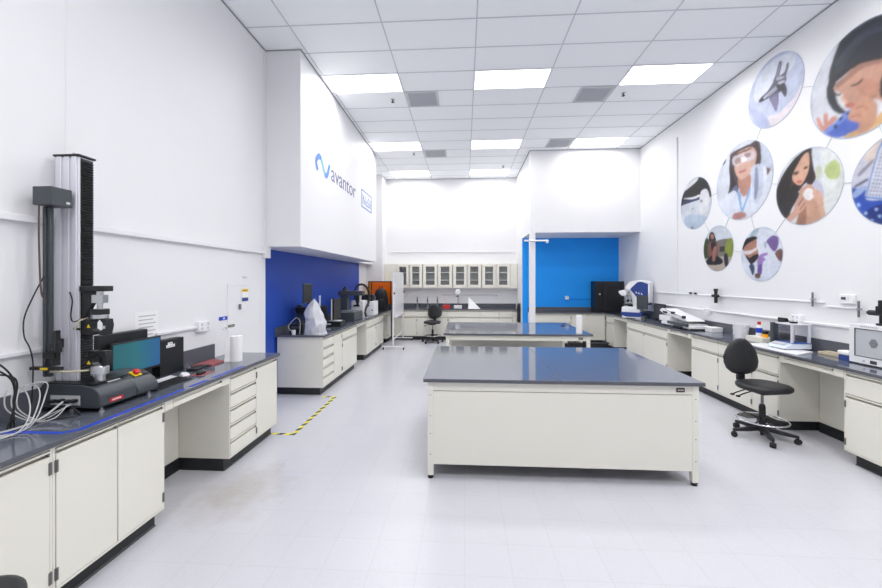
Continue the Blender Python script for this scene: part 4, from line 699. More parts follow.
# glazed wall cabinets
def wall_cabinet(x0, x1, label):
    yf, z0, z1 = 12.3, 1.55, 2.33
    t = thing('wall_cabinet', label, 'cabinet', (x0, yf, z0), 0, 'glazed wall cabinets on the back wall', world=True)
    obj('carcass', G().box(x0, x1, yf + .02, YB, z0, z0 + .02).box(x0, x1, yf + .02, YB, z1 - .02, z1).box(x0, x0 + .018, yf + .02, YB, z0 + .02, z1 - .02).box(x1 - .018, x1, yf + .02, YB, z0 + .02, z1 - .02).box(x0 + .018, x1 - .018, YB - .02, YB, z0 + .02, z1 - .02), 'cream', t)
    for zz in (1.80, 2.06): obj('shelf', G().box(x0 + .018, x1 - .018, yf + .05, YB - .02, zz, zz + .018), 'lgrey', t)
    w2 = (x1 - x0) / 2
    for i in range(2):
        a = x0 + i * w2 + .012; b = a + w2 - .024; fr = .085
        d = obj('door', G().box(a, b, yf, yf + .02, z0 + .02, z0 + .11).box(a, b, yf, yf + .02, z1 - .09, z1 - .01).box(a, a + fr, yf, yf + .02, z0 + .11, z1 - .09).box(b - fr, b, yf, yf + .02, z0 + .11, z1 - .09), 'cream', t, bevel=.002)
        obj('pane', G().box(a + fr, b - fr, yf + .008, yf + .012, z0 + .11, z1 - .09), 'pane', d)
        obj('muntins', G().box(a + fr, b - fr, yf + .002, yf + .018, 1.80, 1.822).box(a + fr, b - fr, yf + .002, yf + .018, 2.04, 2.062), 'lgrey', d)
        hx = b - .05 if i == 0 else a + .05
        obj('handle', G().cyl((hx, yf, z0 + .085), (hx, yf - .02, z0 + .085), .012, n=10), 'steel', d)
for (a, b), s in zip(((-2.18, -1.34), (-1.32, -.38), (-.36, .54), (.56, 1.45)), ('behind the whiteboard, leftmost of four', 'above the small task chair, second from the left', 'above the round mirror, third from the left', 'rightmost of four on the back wall')):
    wall_cabinet(a, b, 'cream two door glazed wall cabinet ' + s)
t = thing('filler_panel', 'plain cream filler panel closing the wall cabinets at the left', 'panel', (-2.56, 12.3, 1.55), 0, None, True)
obj('panel', G().box(-2.56, -2.185, 12.31, YB, 1.55, 2.33), 'cream', t)
t = thing('filler_panel', 'plain cream filler panel closing the wall cabinets at the right', 'panel', (1.455, 12.3, 1.55), 0, None, True)
obj('panel', G().box(1.455, 1.67, 12.31, YB, 1.55, 2.33), 'cream', t)

# islands
def island(label, loc, L, D, group, badge=True, closed=True, lab2=''):
    t = thing('island_table', label, 'table', loc, 0, group)
    t.scale = (1.033, 1.033, 1.033)
    for i in range(2):
        g = G().box(i * L / 2 + (.0015 if i else 0), (i + 1) * L / 2 - (0 if i else .0015), 0, D, TOPZ, .914)
        for f in g.b.faces: f.material_index = 0 if f.calc_center_median().z > .913 else 1
        obj('tabletop', g, ['top', 'topedge'], t, bevel=.002)
    e = .035; s = .055
    for x in (e, L - e - s):
        for y in (e, D - e - s):
            lg = obj('leg', G().box(x, x + s, y, y + s, .03, TOPZ), 'cream', t, bevel=.002)
            obj('foot', G().cyl((x + s / 2, y + s / 2, 0), (x + s / 2, y + s / 2, .012), .026).cyl((x + s / 2, y + s / 2, .012), (x + s / 2, y + s / 2, .03), .012).box(x + .004, x + s - .004, y + .004, y + s - .004, .022, .034), 'black', lg)
            g = G()
            for z in (.22, .41, .57, .76): g.cyl((x + s / 2, y - .003 if y < D / 2 else y + s + .003, z), (x + s / 2, y + s / 2, z), .005, n=8)
            obj('screws', g, 'hinge', lg)
    obj('apron', G().box(e + s, L - e - s, e + .006, e + .036, .80, TOPZ).box(e + s, L - e - s, D - e - .036, D - e - .006, .80, TOPZ).box(e + .006, e + .036, e + s, D - e - s, .80, TOPZ).box(L - e - .036, L - e - .006, e + s, D - e - s, .80, TOPZ), 'cream', t)
    pl = [('front_panel', (e + s, L - e - s, e + .002, e + .022, .13, .794)), ('rear_panel', (e + s, L - e - s, D - e - .022, D - e - .002, .13, .794)),
          ('side_panel', (e + .002, e + .022, e + s, D - e - s, .13, .794)), ('side_panel', (L - e - .022, L - e - .002, e + s, D - e - s, .13, .794))]
    for n, b in pl:
        if closed or n == 'rear_panel': obj(n, G().box(*b), 'cream', t, bevel=.002)
    g = G().box(L - .225, L - .155, e - .001, e + .006, .822, .858); g.m = 1
    for i in range(4): g.box(L - .215 + i * .0135, L - .206 + i * .0135, e - .002, e - .001, .834, .846)
    obj('badge', g, ['badge', 'lgrey'], t)
    return t
M['badge'] = mat('badge_maroon', (.05, .015, .012), .4)
island('large cream island table with dark two piece top, nearest in the room', (-.382, 3.58, FZ), 2.45, 1.74, 'island tables')
island('second island table with open front behind the large one', (-.356, 6.665, FZ), 2.45, 1.76, 'island tables', closed=False)
# ------------------------------------------------------------------ raceways and small fittings on the walls
def raceway(pts, label, r=.022, m='wall', loc=None):
    g = G()
    for a, b in zip(pts, pts[1:]):
        a, b = Vector(a), Vector(b); lo = Vector([min(a[i], b[i]) - r for i in range(3)]); hi = Vector([max(a[i], b[i]) + r for i in range(3)])
        for i in range(3):
            if abs(a[i] - b[i]) > .01: lo[i] += r if b is not pts[-1] else 0
        g.box(lo.x, hi.x, lo.y, hi.y, lo.z, hi.z)
    return solo('wall_raceway', g, m, label, 'cable raceway', pts[0], 'white cable raceways on the walls', bevel=.004)
raceway([(WL + .022, -1.0, 2.20), (WL + .022, 5.36, 2.20)], 'long white raceway running high along the left wall behind the test machine')
raceway([(WL + .016, 3.42, 1.30), (WL + .016, 3.98, 1.30)], 'short white raceway on the left wall between the typed notice and an outlet', r=.014)
raceway([(WL + .016, 1.2, 1.33), (WL + .016, 2.75, 1.33)], 'white raceway on the left wall behind the test machine cables', r=.014)
raceway([(WR - .012, 10.4, 1.53), (WR - .012, 5.0, 1.53)], 'upper white raceway on the picture wall, ending near the thermostat', r=.011)
raceway([(WR - .012, 4.95, 1.485), (WR - .012, 4.58, 1.485)], 'short white raceway under the thermostat', r=.011)
raceway([(WR - .015, 11.2, 1.26), (WR - .015, 2.6, 1.26)], 'lower white raceway along the whole picture wall above the backsplash', r=.014)
raceway([(WR - .014, 8.28, 1.60), (WR - .014, 8.28, 4.75)], 'thin upright conduit on the picture wall left of the round prints', r=.012)
raceway([(-2.4, YB - .015, 2.73), (1.5, YB - .015, 2.73)], 'thin white raceway on the back wall above the glazed cabinets', r=.013)
raceway([(2.95, 11.33, 1.28), (3.6, 11.33, 1.27)], 'short blue painted raceway on the azure wall left of the black cabinet', r=.012, m='azure')
solo('junction_box', G().box(WL, WL + .07, 5.32, 5.44, 2.12, 2.28), 'wall', 'white square junction box at the end of the high left raceway', 'junction box', (WL, 5.38, 2.2), bevel=.005)
def outlet(loc, axis, label, w=.12, h=.12, d=.04, m='white'):
    """axis: the way it faces"""
    t = thing('wall_outlet', label, 'outlet', loc, {'+x': R(90), '-x': R(-90), '-y': 0}[axis], 'wall outlets and boxes')
    obj('plate', G().box(-w / 2, w / 2, -d, 0, -h / 2, h / 2), m, t, bevel=.006)
    g = G()
    for sx in ((-w / 4, w / 4) if w > .1 else (0,)):
        for sz in (-h * .2, h * .2): g.box(sx - .011, sx + .011, -d - .002, -d, sz - .014, sz + .014)
    obj('sockets', g, 'lgrey', t)
outlet((WL, 4.05, 1.30), '+x', 'white double outlet on the left wall above the red folder', .20, .11, .05)
outlet((WL, 1.95, 1.33), '+x', 'white outlet at the left picture edge with plugs in it', .26, .14, .05)
outlet((WR, 7.25, 1.245), '-x', 'white outlet box on the lower raceway behind the white folding instrument', .12, .10, .06)
outlet((WR, 5.36, 1.29), '-x', 'white outlet box on the lower raceway above the balance', .14, .12, .06)
outlet((2.95, 11.345, 1.30), '-y', 'pale outlet box on the azure wall', .10, .10, .05)
outlet((WL, 7.50, 1.40), '+x', 'white upright switch plate on the royal blue wall', .07, .20, .02)
# plugs and adapter hanging at the left picture edge
t = thing('plug', 'three black plugs and leads in the outlet at the left picture edge', 'plug', (WL + .05, 1.98, 1.33), world=True)
for i, (y, z) in enumerate(((1.93, 1.355), (1.99, 1.36), (1.93, 1.30))):
    obj('plug_body', G().cyl((WL + .05, y, z), (WL + .12, y + .015, z), .014, .011, 10), 'black', t)
    obj('lead', G().tube(bez([(WL + .12, y + .015, z), (WL + .2, y + .05, z - .02), (WL + .23, 2.1 + .01 * i, 1.22), (WL + .22, 2.12, 1.05), (WL + .20, 2.10 + .02 * i, .925)]), .005), 'cable_b', t)
solo('hose_coupling', G().cyl((-2.62, 1.80, 1.31), (-2.54, 1.83, 1.33), .035).cyl((-2.54, 1.83, 1.33), (-2.51, 1.84, 1.335), .022).cyl((-2.63, 1.80, 1.31), (-2.78, 1.75, 1.25), .018), ['steel'], 'metal hose coupling poking in from the left picture edge', 'coupling', (-2.6, 1.8, 1.3))
# notices, labels, thermostat, brackets
t = thing('notice', 'white typed notice taped to the left wall behind the monitors', 'notice', (WL, 3.33, 1.40), world=True)
obj('sheet', G().box(WL, WL + .002, 3.205, 3.46, 1.27, 1.52), 'paper', t)
g = G()
for i in range(6): g.box(WL + .002, WL + .003, 3.24, 3.43 - (.03 if i % 2 else 0), 1.475 - i * .034, 1.483 - i * .034)
obj('printed_lines', g, 'inkgrey', t)
t = thing('wall_label', 'blue name label on the left wall above the paper towel roll', 'label', (WL, 4.45, 1.345), world=True)
obj('sheet', G().box(WL, WL + .004, 4.36, 4.535, 1.325, 1.368), 'tapeblue', t)
obj('lettering', G().box(WL + .004, WL + .005, 4.43, 4.47, 1.337, 1.355), 'paper', t)
t = thing('wall_label', 'small black and gold label on the left wall right of the hook', 'label', (WL, 4.60, 1.24), world=True)
obj('sheet', G().box(WL, WL + .004, 4.535, 4.665, 1.225, 1.255), 'ink', t)
obj('lettering', G().box(WL + .004, WL + .005, 4.56, 4.64, 1.234, 1.246), 'tan', t)
t = thing('wall_hook', 'tiny white hook under the blue label', 'hook', (WL, 4.46, 1.23), world=True)
obj('plate', G().lathe([(0, 0), (.03, 0), (.026, .008), (0, .008)], (WL, 4.46, 1.23), 16, 'x'), 'white', t)
obj('hook', G().tube(bez([(WL + .008, 4.46, 1.235), (WL + .03, 4.46, 1.225), (WL + .035, 4.46, 1.245)], 4), .004), 'steel', t)
t = thing('safety_label', 'yellow, white and navy safety label on the door outline', 'label', (WL, 4.89, 1.61), world=True)
g = G().box(WL + .006, WL + .008, 4.82, 4.96, 1.53, 1.69); g.m = 1; g.box(WL + .008, WL + .009, 4.82, 4.96, 1.65, 1.69); g.m = 2; g.box(WL + .008, WL + .009, 4.82, 4.96, 1.53, 1.575)
g.m = 3
for i in range(4): g.box(WL + .009, WL + .0095, 4.84 + i * .028, 4.858 + i * .028, 1.662, 1.678)
obj('sheet', g, ['paper', 'yellow', 'bluebody', 'ink'], t)
solo('door_sign', G().box(WL + .006, WL + .009, 4.84, 4.93, 1.83, 1.85), 'lgrey', 'small grey strip high on the door outline', 'sign', (WL, 4.88, 1.84))
solo('door_pull', G().box(WL + .006, WL + .03, 4.75, 4.775, 1.43, 1.50), 'hinge', 'small dark flush pull below the safety label', 'door pull', (WL, 4.76, 1.46), bevel=.004)
t = thing('thermostat', 'white thermostat with dark display on the picture wall', 'thermostat', (WR, 4.69, 1.575), world=True)
obj('body', G().box(WR - .035, WR, 4.62, 4.79, 1.53, 1.64), 'white', t, bevel=.008)
obj('display', G().box(WR - .037, WR - .035, 4.71, 4.765, 1.578, 1.608), 'ink', t)
obj('button', G().box(WR - .038, WR - .035, 4.675, 4.685, 1.586, 1.60), 'lgrey', t)
def clamp(y, z, label, s=1.0):
    t = thing('wall_clamp', label, 'clamp', (WR, y, z), group='clamps on the picture wall', world=True)
    obj('rod', G().cyl((WR - .02, y, z), (WR - .02 - .05 * s, y, z), .012), 'steel', t)
    obj('body', G().cyl((WR - .07, y, z - .12 * s), (WR - .07, y, z + .10 * s), .026 * s).lathe([(0, .09 * s), (.034 * s, .09 * s), (.034 * s, .125 * s), (0, .13 * s)], (WR - .07, y, z), 14), 'black', t)
    obj('jaw', G().box(WR - .10, WR - .05, y - .06 * s, y + .07 * s, z - .02 * s, z + .025 * s).cyl((WR - .075, y + .1 * s, z), (WR - .075, y - .1 * s, z), .008), 'black', t, bevel=.004)
clamp(6.95, 1.53, 'black clamp mounted on the upper raceway below the goggled woman print')
solo('cable_clip', G().box(WR - .05, WR - .03, 7.57, 7.63, 1.54, 1.57).box(WR - .05, WR - .03, 7.72, 7.79, 1.54, 1.57), 'black', 'two small black clips on the upper raceway left of the clamp', 'clip', (WR, 7.65, 1.55))
def bracket(y, z, label):
    t = thing('wall_bracket', label, 'bracket', (WR, y, z), group='upright steel brackets on the picture wall', world=True)
    obj('strip', G().box(WR - .042, WR - .036, y - .012, y + .012, z - .09, z + .09), 'hinge', t)
    obj('arm', G().box(WR - .055, WR - .036, y - .05, y + .012, z - .012, z + .012), 'steel', t)
bracket(5.13, 1.56, 'small upright dark bracket at the end of the upper raceway')
bracket(4.56, 1.48, 'small upright bracket above the white box printer')
solo('cable_gland', G().cyl((WR - .05, 5.62, 1.25), (WR - .05, 5.50, 1.25), .03).box(WR - .08, WR - .04, 5.50, 5.62, 1.262, 1.29), 'black', 'black plug on the lower raceway just over the balance', 'plug', (WR - .05, 5.56, 1.25), bevel=.004)
# pipe rail on the column
t = thing('rail', 'short white rail with a ball end on the white column', 'rail', (1.74, 9.97, 2.81), world=True)
obj('bar', G().cyl((1.53, 9.955, 2.81), (2.10, 9.955, 2.81), .022), 'white', t)
obj('end_cap', G().lathe([(.001, -.05), (.03, -.045), (.045, 0), (.03, .035), (.001, .045)], (2.10, 9.955, 2.795), 16), 'white', t)
# hazard tape on the floor, blue tape on the bench
solo('floor_tape', G().box(-2.33, -2.035, 4.53, 4.58, FZ, FZ + .0015).box(-2.085, -2.035, 4.58, 6.03, FZ, FZ + .0015).box(-2.28, -2.035, 6.03, 6.08, FZ, FZ + .0015), 'hazard', 'yellow and black striped floor tape between the two left benches', 'floor tape', (-2.05, 5, FZ))
g = G().prism([(-2.87, 2.03), (-2.60, 2.085), (-2.59, 2.12), (-2.87, 2.065)], 'xy', .9141, .9149)
g.prism([(-2.60, 2.085), (-2.325, 2.09), (-2.262, 2.16), (-2.262, 3.02), (-2.30, 3.02), (-2.30, 2.165), (-2.335, 2.12), (-2.59, 2.12)], 'xy', .9141, .9149)
g.box(-2.30, -2.262, 3.09, 3.30, .9141, .9149).box(-2.30, -2.262, 3.38, 3.86, .9141, .9149)
solo('bench_tape', g, 'tapeblue', 'blue tape line along the front edge of the near left worktop', 'tape', (-2.3, 2.5, .914))

# ------------------------------------------------------------------ chairs
def cushion(outline, prof):
    """stack of scaled copies of an outline; prof = (scale, z)"""
    g = G(); rs = [[Vector((x * s, y * s, z)) for x, y in outline] for s, z in prof]
    return g.rings(rs)
PR = [(.02, -.030), (.80, -.030), (.93, -.026), (.985, -.014), (1, .002), (.985, .018), (.93, .029), (.80, .035), (.5, .034), (.02, .031)]
def superell(a, b, n=40, e=2.6, taper=0):
    o = []
    for i in range(n):
        t = 2 * math.pi * i / n; c, s_ = math.cos(t), math.sin(t)
        x = a * abs(c) ** (2 / e) * (1 if c >= 0 else -1); y = b * abs(s_) ** (2 / e) * (1 if s_ >= 0 else -1)
        o.append((x * (1 + taper * y / b), y))
    return o
def task_chair(label, loc, rz, sh=.59, group=None):
    """faces local -y"""
    t = thing('task_chair', label, 'chair', loc, rz, group); t.scale = (1.033, 1.033, 1.033)
    hubz = .10
    g = G().lathe([(.001, .075), (.055, .075), (.055, .12), (.04, .135), (.001, .135)], n=20).cyl((0, 0, .03), (0, 0, .08), .02); obj('base_hub', g, 'black', t)
    for k in range(5):
        a = R(35 + 72 * k) - rz; d = Vector((math.cos(a), math.sin(a), 0)); p = Vector((-d.y, d.x, 0)); L = .315
        def sec(r, w, z0, z1): c = d * r; return [c + p * w + Vector((0, 0, z0)), c + p * w * .8 + Vector((0, 0, z1)), c - p * w * .8 + Vector((0, 0, z1)), c - p * w + Vector((0, 0, z0))]
        lg = obj('leg', G().rings([sec(.035, .030, .085, .132), sec(.17, .027, .072, .112), sec(L - .02, .021, .068, .096), sec(L, .014, .07, .09)]), 'black', t, bevel=.003)
        c = d * (L - .012)
        g = G().cyl(c + Vector((0, 0, .04)), c + Vector((0, 0, .078)), .008)
        ax = (p * .9 + d * .45).normalized()
        for s in (-1, 1): g.cyl(c + ax * s * .008 + Vector((0, 0, .028)), c + ax * s * .026 + Vector((0, 0, .028)), .028, n=16)
        g.cyl(c - ax * .01 + Vector((0, 0, .03)), c + ax * .01 + Vector((0, 0, .03)), .032, n=16)
        obj('caster', g, 'rubber', lg)
    obj('gas_column', G().cyl((0, 0, .13), (0, 0, .36), .032).cyl((0, 0, .36), (0, 0, .38), .026), 'black', t)
    obj('piston', G().cyl((0, 0, .38), (0, 0, sh - .06), .014), 'hinge', t)
    ring = [(.24 * math.cos(2 * math.pi * i / 36), .24 * math.sin(2 * math.pi * i / 36), .205) for i in range(36)]
    fr = obj('foot_ring', G().tube(ring, .009, 8, True), 'chrome', t)
    g = G().lathe([(.033, .185), (.05, .185), (.05, .235), (.033, .235)], n=18)
    for k in range(3):
        a = R(90 + 120 * k); g.tube([(.045 * math.cos(a), .045 * math.sin(a), .215), (.235 * math.cos(a), .235 * math.sin(a), .205)], .009)
    g.prism([(-.12, .05), (.12, .05), (.16, .17), (0, .225), (-.16, .17)], 'xy', .203, .209)
    obj('ring_spokes', g, 'black', fr)
    obj('mechanism', G().box(-.09, .09, -.10, .12, sh - .075, sh - .034).box(-.03, .03, .10, .26, sh - .075, sh - .055), 'black', t, bevel=.006)
    for s, yy in ((-1, .03), (-1, .11)):
        obj('lever', G().tube(bez([(s * .08, yy, sh - .06), (s * .17, yy + .01, sh - .085), (s * .24, yy + .02, sh - .115)], 5), .007).lathe([(.001, -.012), (.02, -.008), (.024, 0), (.02, .008), (.001, .012)], (s * .25, yy + .02, sh - .12), 12), 'black', t)
    c = cushion(superell(.245, .235, e=2.7, taper=-.05), [(s, z * 1.15) for s, z in PR]); c.move(Matrix.Translation((0, -.01, sh)))
    obj('seat', c, 'vinyl', t, angle=80)
    g = G().tube(bez([(0, .20, sh - .065), (0, .27, sh - .05), (0, .295, sh + .03), (0, .285, sh + .16), (0, .275, sh + .30)]), .018, 10)
    obj('back_post', g, 'black', t)
    obj('post_sleeve', G().box(-.038, .038, .262, .322, sh - .005, sh + .075), 'black', t, bevel=.01)
    # back cushion: narrow at the top, widest low down
    prof = [(-.205, .02), (-.195, .10), (-.16, .165), (-.10, .205), (-.03, .215), (.05, .205), (.12, .165), (.17, .122), (.205, .085), (.222, .04), (.225, .0)]
    o = [(x, z) for z, x in prof] + [(-x, z) for z, x in reversed(prof[:-1])]
    c = cushion(o, [(s, z * 1.0) for s, z in PR])
    for v in c.b.verts: v.co.z += -.9 * v.co.x ** 2 * 1.0
    c.move(Matrix.Translation((0, .262, sh + .285)) @ Matrix.Rotation(R(-10), 4, 'Y') @ Matrix.Rotation(R(-6), 4, 'X') @ Matrix.Rotation(R(90), 4, 'X'))
    obj('backrest', c, 'vinyl', t, angle=80)
    return t
ch = task_chair('black vinyl task chair with chrome foot ring by the right bench', (3.525, 4.80, FZ), R(8), .585, 'black task chairs')
dup(ch, 'small looking black task chair in front of the back wall cabinets', (-.95, 11.55, FZ), R(-8))
# stool whose seat just shows at the bottom left corner
t = thing('lab_stool', 'round black stool seat just showing in the bottom left corner', 'stool', (-1.86, 1.345, FZ))
obj('seat', cushion(superell(.15, .15, e=2), [(s, z * .9) for s, z in PR]).move(Matrix.Translation((0, 0, .62))), 'vinyl', t, angle=80)
obj('gas_column', G().cyl((0, 0, .10), (0, 0, .595), .025), 'black', t)
for k in range(5):
    a = R(20 + 72 * k); c, s_ = math.cos(a), math.sin(a)
    lg = obj('leg', G().tube([(.02 * c, .02 * s_, .11), (.2 * c, .2 * s_, .075)], .018), 'black', t)
    obj('caster', G().cyl((.2 * c - .02 * s_, .2 * s_ + .02 * c, .028), (.2 * c + .02 * s_, .2 * s_ - .02 * c, .028), .028).cyl((.2 * c, .2 * s_, .04), (.2 * c, .2 * s_, .075), .008), 'rubber', lg)

# ------------------------------------------------------------------ near left bench: the tall test machine and what stands round it
B = .914
t = thing('tensile_tester', 'tall grey test machine with silver column, bellows and grips on the left bench', 'test machine', (-2.62, 2.65, B), world=True)
side = [(-2.84, .955), (-2.43, .955), (-2.418, .97), (-2.418, 1.015), (-2.45, 1.06), (-2.51, 1.092), (-2.56, 1.10), (-2.84, 1.10)]
obj('base', G().prism([(-2.84, .945), (-2.43, .945), (-2.418, .96), (-2.420, 1.015), (-2.435, 1.055), (-2.475, 1.085), (-2.56, 1.10), (-2.72, 1.10), (-2.84, 1.10)], 'xz', 2.43, 2.72), 'dgrey', t, bevel=.006)
obj('control_housing', G().prism([(-2.70, .945), (-2.43, .945), (-2.412, .96), (-2.414, 1.00), (-2.45, 1.05), (-2.53, 1.098), (-2.60, 1.11), (-2.70, 1.11)], 'xz', 2.722, 2.915), 'dgrey', t, bevel=.012)
for y in (2.47, 2.86):
    for x in (-2.45, -2.66): obj('foot', G().cyl((x, y, B), (x, y, B + .012), .016).cyl((x, y, B + .012), (x, y, B + .034), .008), 'steel', t)
obj('bed_plate', G().box(-2.83, -2.48, 2.44, 2.71, 1.10, 1.108), 'black', t)
cx0, cx1, cy0, cy1, cz1 = -2.825, -2.65, 2.505, 2.615, 2.655
g = G().box(cx0, cx1, cy0, cy1, 1.108, cz1)
for x in (-2.79, -2.735, -2.68): g.box(x - .018, x + .018, cy0 - .008, cy0, 1.108, cz1)
col_ = obj('column', g, 'alu', t, bevel=.003)
g = G().box(cx1, cx1 + .004, cy0 + .012, cy1 - .012, 1.108, cz1 - .01)
for i in range(84): z = 1.12 + i * .018; g.prism([(cx1 + .003, z), (cx1 + .014, z + .006), (cx1 + .003, z + .015)], 'xz', cy0 + .014, cy1 - .014)
obj('bellows', g, 'black', col_)
obj('top_cap', G().box(cx0 - .004, cx1 + .014, cy0 - .012, cy1 + .004, cz1, cz1 + .014), 'black', t, bevel=.003)
obj('lifting_eye', G().tube([( -2.72 + .016 * math.cos(a / 8 * math.pi), 2.54, cz1 + .014 + .02 * math.sin(a / 8 * math.pi)) for a in range(9)], .004), 'steel', t)
obj('motor_box', G().box(-2.79, -2.66, 2.335, 2.47, 2.29, 2.41), 'dgrey', t, bevel=.004)
obj('motor_label', G().box(-2.66, -2.6585, 2.43, 2.455, 2.31, 2.325), 'lgrey', t)
g = G().box(-2.797, -2.74, 2.40, 2.425, 1.16, 2.29).box(-2.775, -2.762, 2.39, 2.40, 1.16, 2.29)
obj('guide_post', g, 'dgrey', t, bevel=.004)
obj('guide_bracket', G().box(-2.79, -2.75, 2.425, 2.497, 1.34, 1.40), 'black', t)
# crosshead with load cell and the two grips
ax, ay = -2.515, 2.525
obj('crosshead', G().box(-2.636, -2.455, ay - .032, ay + .04, 1.725, 1.762).prism([(-2.636, 1.725), (-2.50, 1.725), (-2.58, 1.60), (-2.636, 1.50)], 'xz', ay - .014, ay + .014).box(-2.640, -2.632, ay - .010, ay + .07, 1.42, 1.76), 'black', t, bevel=.003)
obj('load_cell', G().cyl((ax, ay, 1.725), (ax, ay, 1.70), .02).box(ax - .04, ax + .04, ay - .022, ay + .022, 1.645, 1.70).cyl((ax, ay, 1.645), (ax, ay, 1.60), .017), 'steel', t)
obj('collar', G().cyl((ax, ay, 1.565), (ax, ay, 1.602), .052, n=28), 'black', t)
obj('adapter', G().lathe([(.001, 1.565), (.048, 1.565), (.05, 1.54), (.045, 1.535), (.001, 1.535)], (ax, ay, 0), 28), 'steel', t)
g = G()
for s in (-1, 1): g.prism([(ax + s * .02, 1.535), (ax + s * .07, 1.535), (ax + s * .078, 1.49), (ax + s * .064, 1.425), (ax + s * .018, 1.425), (ax + s * .018, 1.45), (ax + s * .045, 1.465), (ax + s * .045, 1.505)], 'xz', ay - .028, ay + .028)
ug = obj('upper_grip', g, 'black', t, bevel=.003)
obj('warning_label', G().prism([(ax - .068, 1.475), (ax - .042, 1.475), (ax - .055, 1.50)], 'xz', ay - .030, ay - .028), 'yellow', ug)
obj('maker_label', G().box(ax + .045, ax + .066, ay - .030, ay - .028, 1.47, 1.49), 'lgrey', ug)
obj('lower_adapter', G().lathe([(.001, 1.108), (.03, 1.108), (.03, 1.15), (.05, 1.155), (.052, 1.20), (.044, 1.215), (.001, 1.215)], (ax, ay, 0), 28), 'steel', t)
g = G()
for s in (-1, 1): g.prism([(ax + s * .02, 1.215), (ax + s * .068, 1.215), (ax + s * .074, 1.26), (ax + s * .062, 1.315), (ax + s * .018, 1.315), (ax + s * .018, 1.29), (ax + s * .04, 1.27), (ax + s * .04, 1.235)], 'xz', ay - .026, ay + .026)
lg_ = obj('lower_grip', g, 'black', t, bevel=.003)
obj('warning_label', G().prism([(ax - .068, 1.225), (ax - .042, 1.225), (ax - .055, 1.25)], 'xz', ay - .029, ay - .026), 'yellow', lg_)
obj('stud', G().cyl((-2.66, 2.485, 1.47), (-2.60, 2.46, 1.47), .008), 'black', t)
# extensometer carriage on the guide post
obj('extensometer', G().box(-2.83, -2.62, 2.35, 2.38, 1.215, 1.235).box(-2.75, -2.67, 2.36, 2.40, 1.29, 1.33).box(-2.69, -2.665, 2.37, 2.40, 1.24, 1.47).box(-2.71, -2.645, 2.365, 2.40, 1.36, 1.385).cyl((-2.655, 2.375, 1.33), (-2.655, 2.375, 1.40), .018), 'black', t, bevel=.003)
obj('caution_strip', G().box(-2.75, -2.70, 2.345, 2.35, 1.218, 1.232), 'yellow', t)
# panel details
obj('port_plate', G().box(-2.77, -2.56, 2.428, 2.43, .965, 1.03), 'lgrey', t)
for i, x in enumerate((-2.74, -2.68, -2.63, -2.59)): obj('connector', G().box(x - .018, x + .018, 2.395, 2.428, .985 + .004 * (i % 2), 1.005 + .004 * (i % 2)), 'black', t, bevel=.003)
obj('name_plate', G().box(-2.4195, -2.4165, 2.49, 2.60, .998, 1.012), 'ink', t)
g = G().box(-2.419, -2.4165, 2.50, 2.60, .966, .992); g.m = 1
for i in range(5): g.box(-2.4166, -2.416, 2.517 + i * .014, 2.526 + i * .014, .974, .984)
obj('red_label', g, ['red', 'paper'], t)
g = G()
for i in range(6): g.box(-.05 + i * .017, -.038 + i * .017, -.012, .012, 0, .002)
g.move(Matrix.Translation((-2.49, 2.60, 1.0935)) @ Matrix.Rotation(R(24), 4, 'Y') @ Matrix.Rotation(R(90), 4, 'Z'))
obj('white_lettering', g, 'paper', t)
es = obj('stop_button_plate', G().box(-.03, .03, -.034, .034, 0, .006).move(Matrix.Translation((-2.505, 2.80, 1.088)) @ Matrix.Rotation(R(29), 4, 'Y')), 'yellow', t)
obj('stop_button', G().lathe([(.001, 0), (.014, 0), (.014, .012), (.024, .014), (.024, .026), (.016, .032), (.001, .033)], n=20).move(Matrix.Translation((-2.503, 2.80, 1.090)) @ Matrix.Rotation(R(29), 4, 'Y')), 'red', es)
obj('keypad', G().box(-.03, .03, -.03, .03, 0, .003).move(Matrix.Translation((-2.505, 2.872, 1.086)) @ Matrix.Rotation(R(29), 4, 'Y')), 'black', t)
def cable(label, pts, r, m, name='cable', group='loose cables on the near left bench', k=8):
    return solo(name, G().tube(bez(pts, k), r, 8), m, label, 'cable', pts[0], group)
cable('brown cable hanging from the motor box of the test machine', [(-2.755, 2.345, 2.288), (-2.755, 2.345, 2.05), (-2.76, 2.36, 1.75), (-2.755, 2.375, 1.68), (-2.75, 2.382, 1.66)], .005, 'cable_br')
cable('thin dark cable looping beside the guide post', [(-2.765, 2.385, 1.83), (-2.81, 2.36, 1.70), (-2.85, 2.34, 1.56), (-2.84, 2.33, 1.44), (-2.80, 2.33, 1.36), (-2.79, 2.34, 1.24), (-2.80, 2.34, 1.0)], .004, 'cable_b')
cable('thin black cable curving from the silver column to the upper grip', [(-2.70, 2.49, 1.72), (-2.66, 2.47, 1.66), (-2.67, 2.47, 1.56), (-2.64, 2.46, 1.52), (-2.57, 2.46, 1.545), (-2.55, 2.48, 1.552)], .004, 'cable_b')
cable('tan air line into the upper grip', [(-2.62, 2.45, 1.47), (-2.59, 2.45, 1.525), (-2.555, 2.48, 1.55)], .006, 'cable_t')
cable('tan air line into the lower grip', [(-2.72, 2.38, 1.20), (-2.64, 2.43, 1.19), (-2.56, 2.49, 1.185)], .006, 'cable_t')
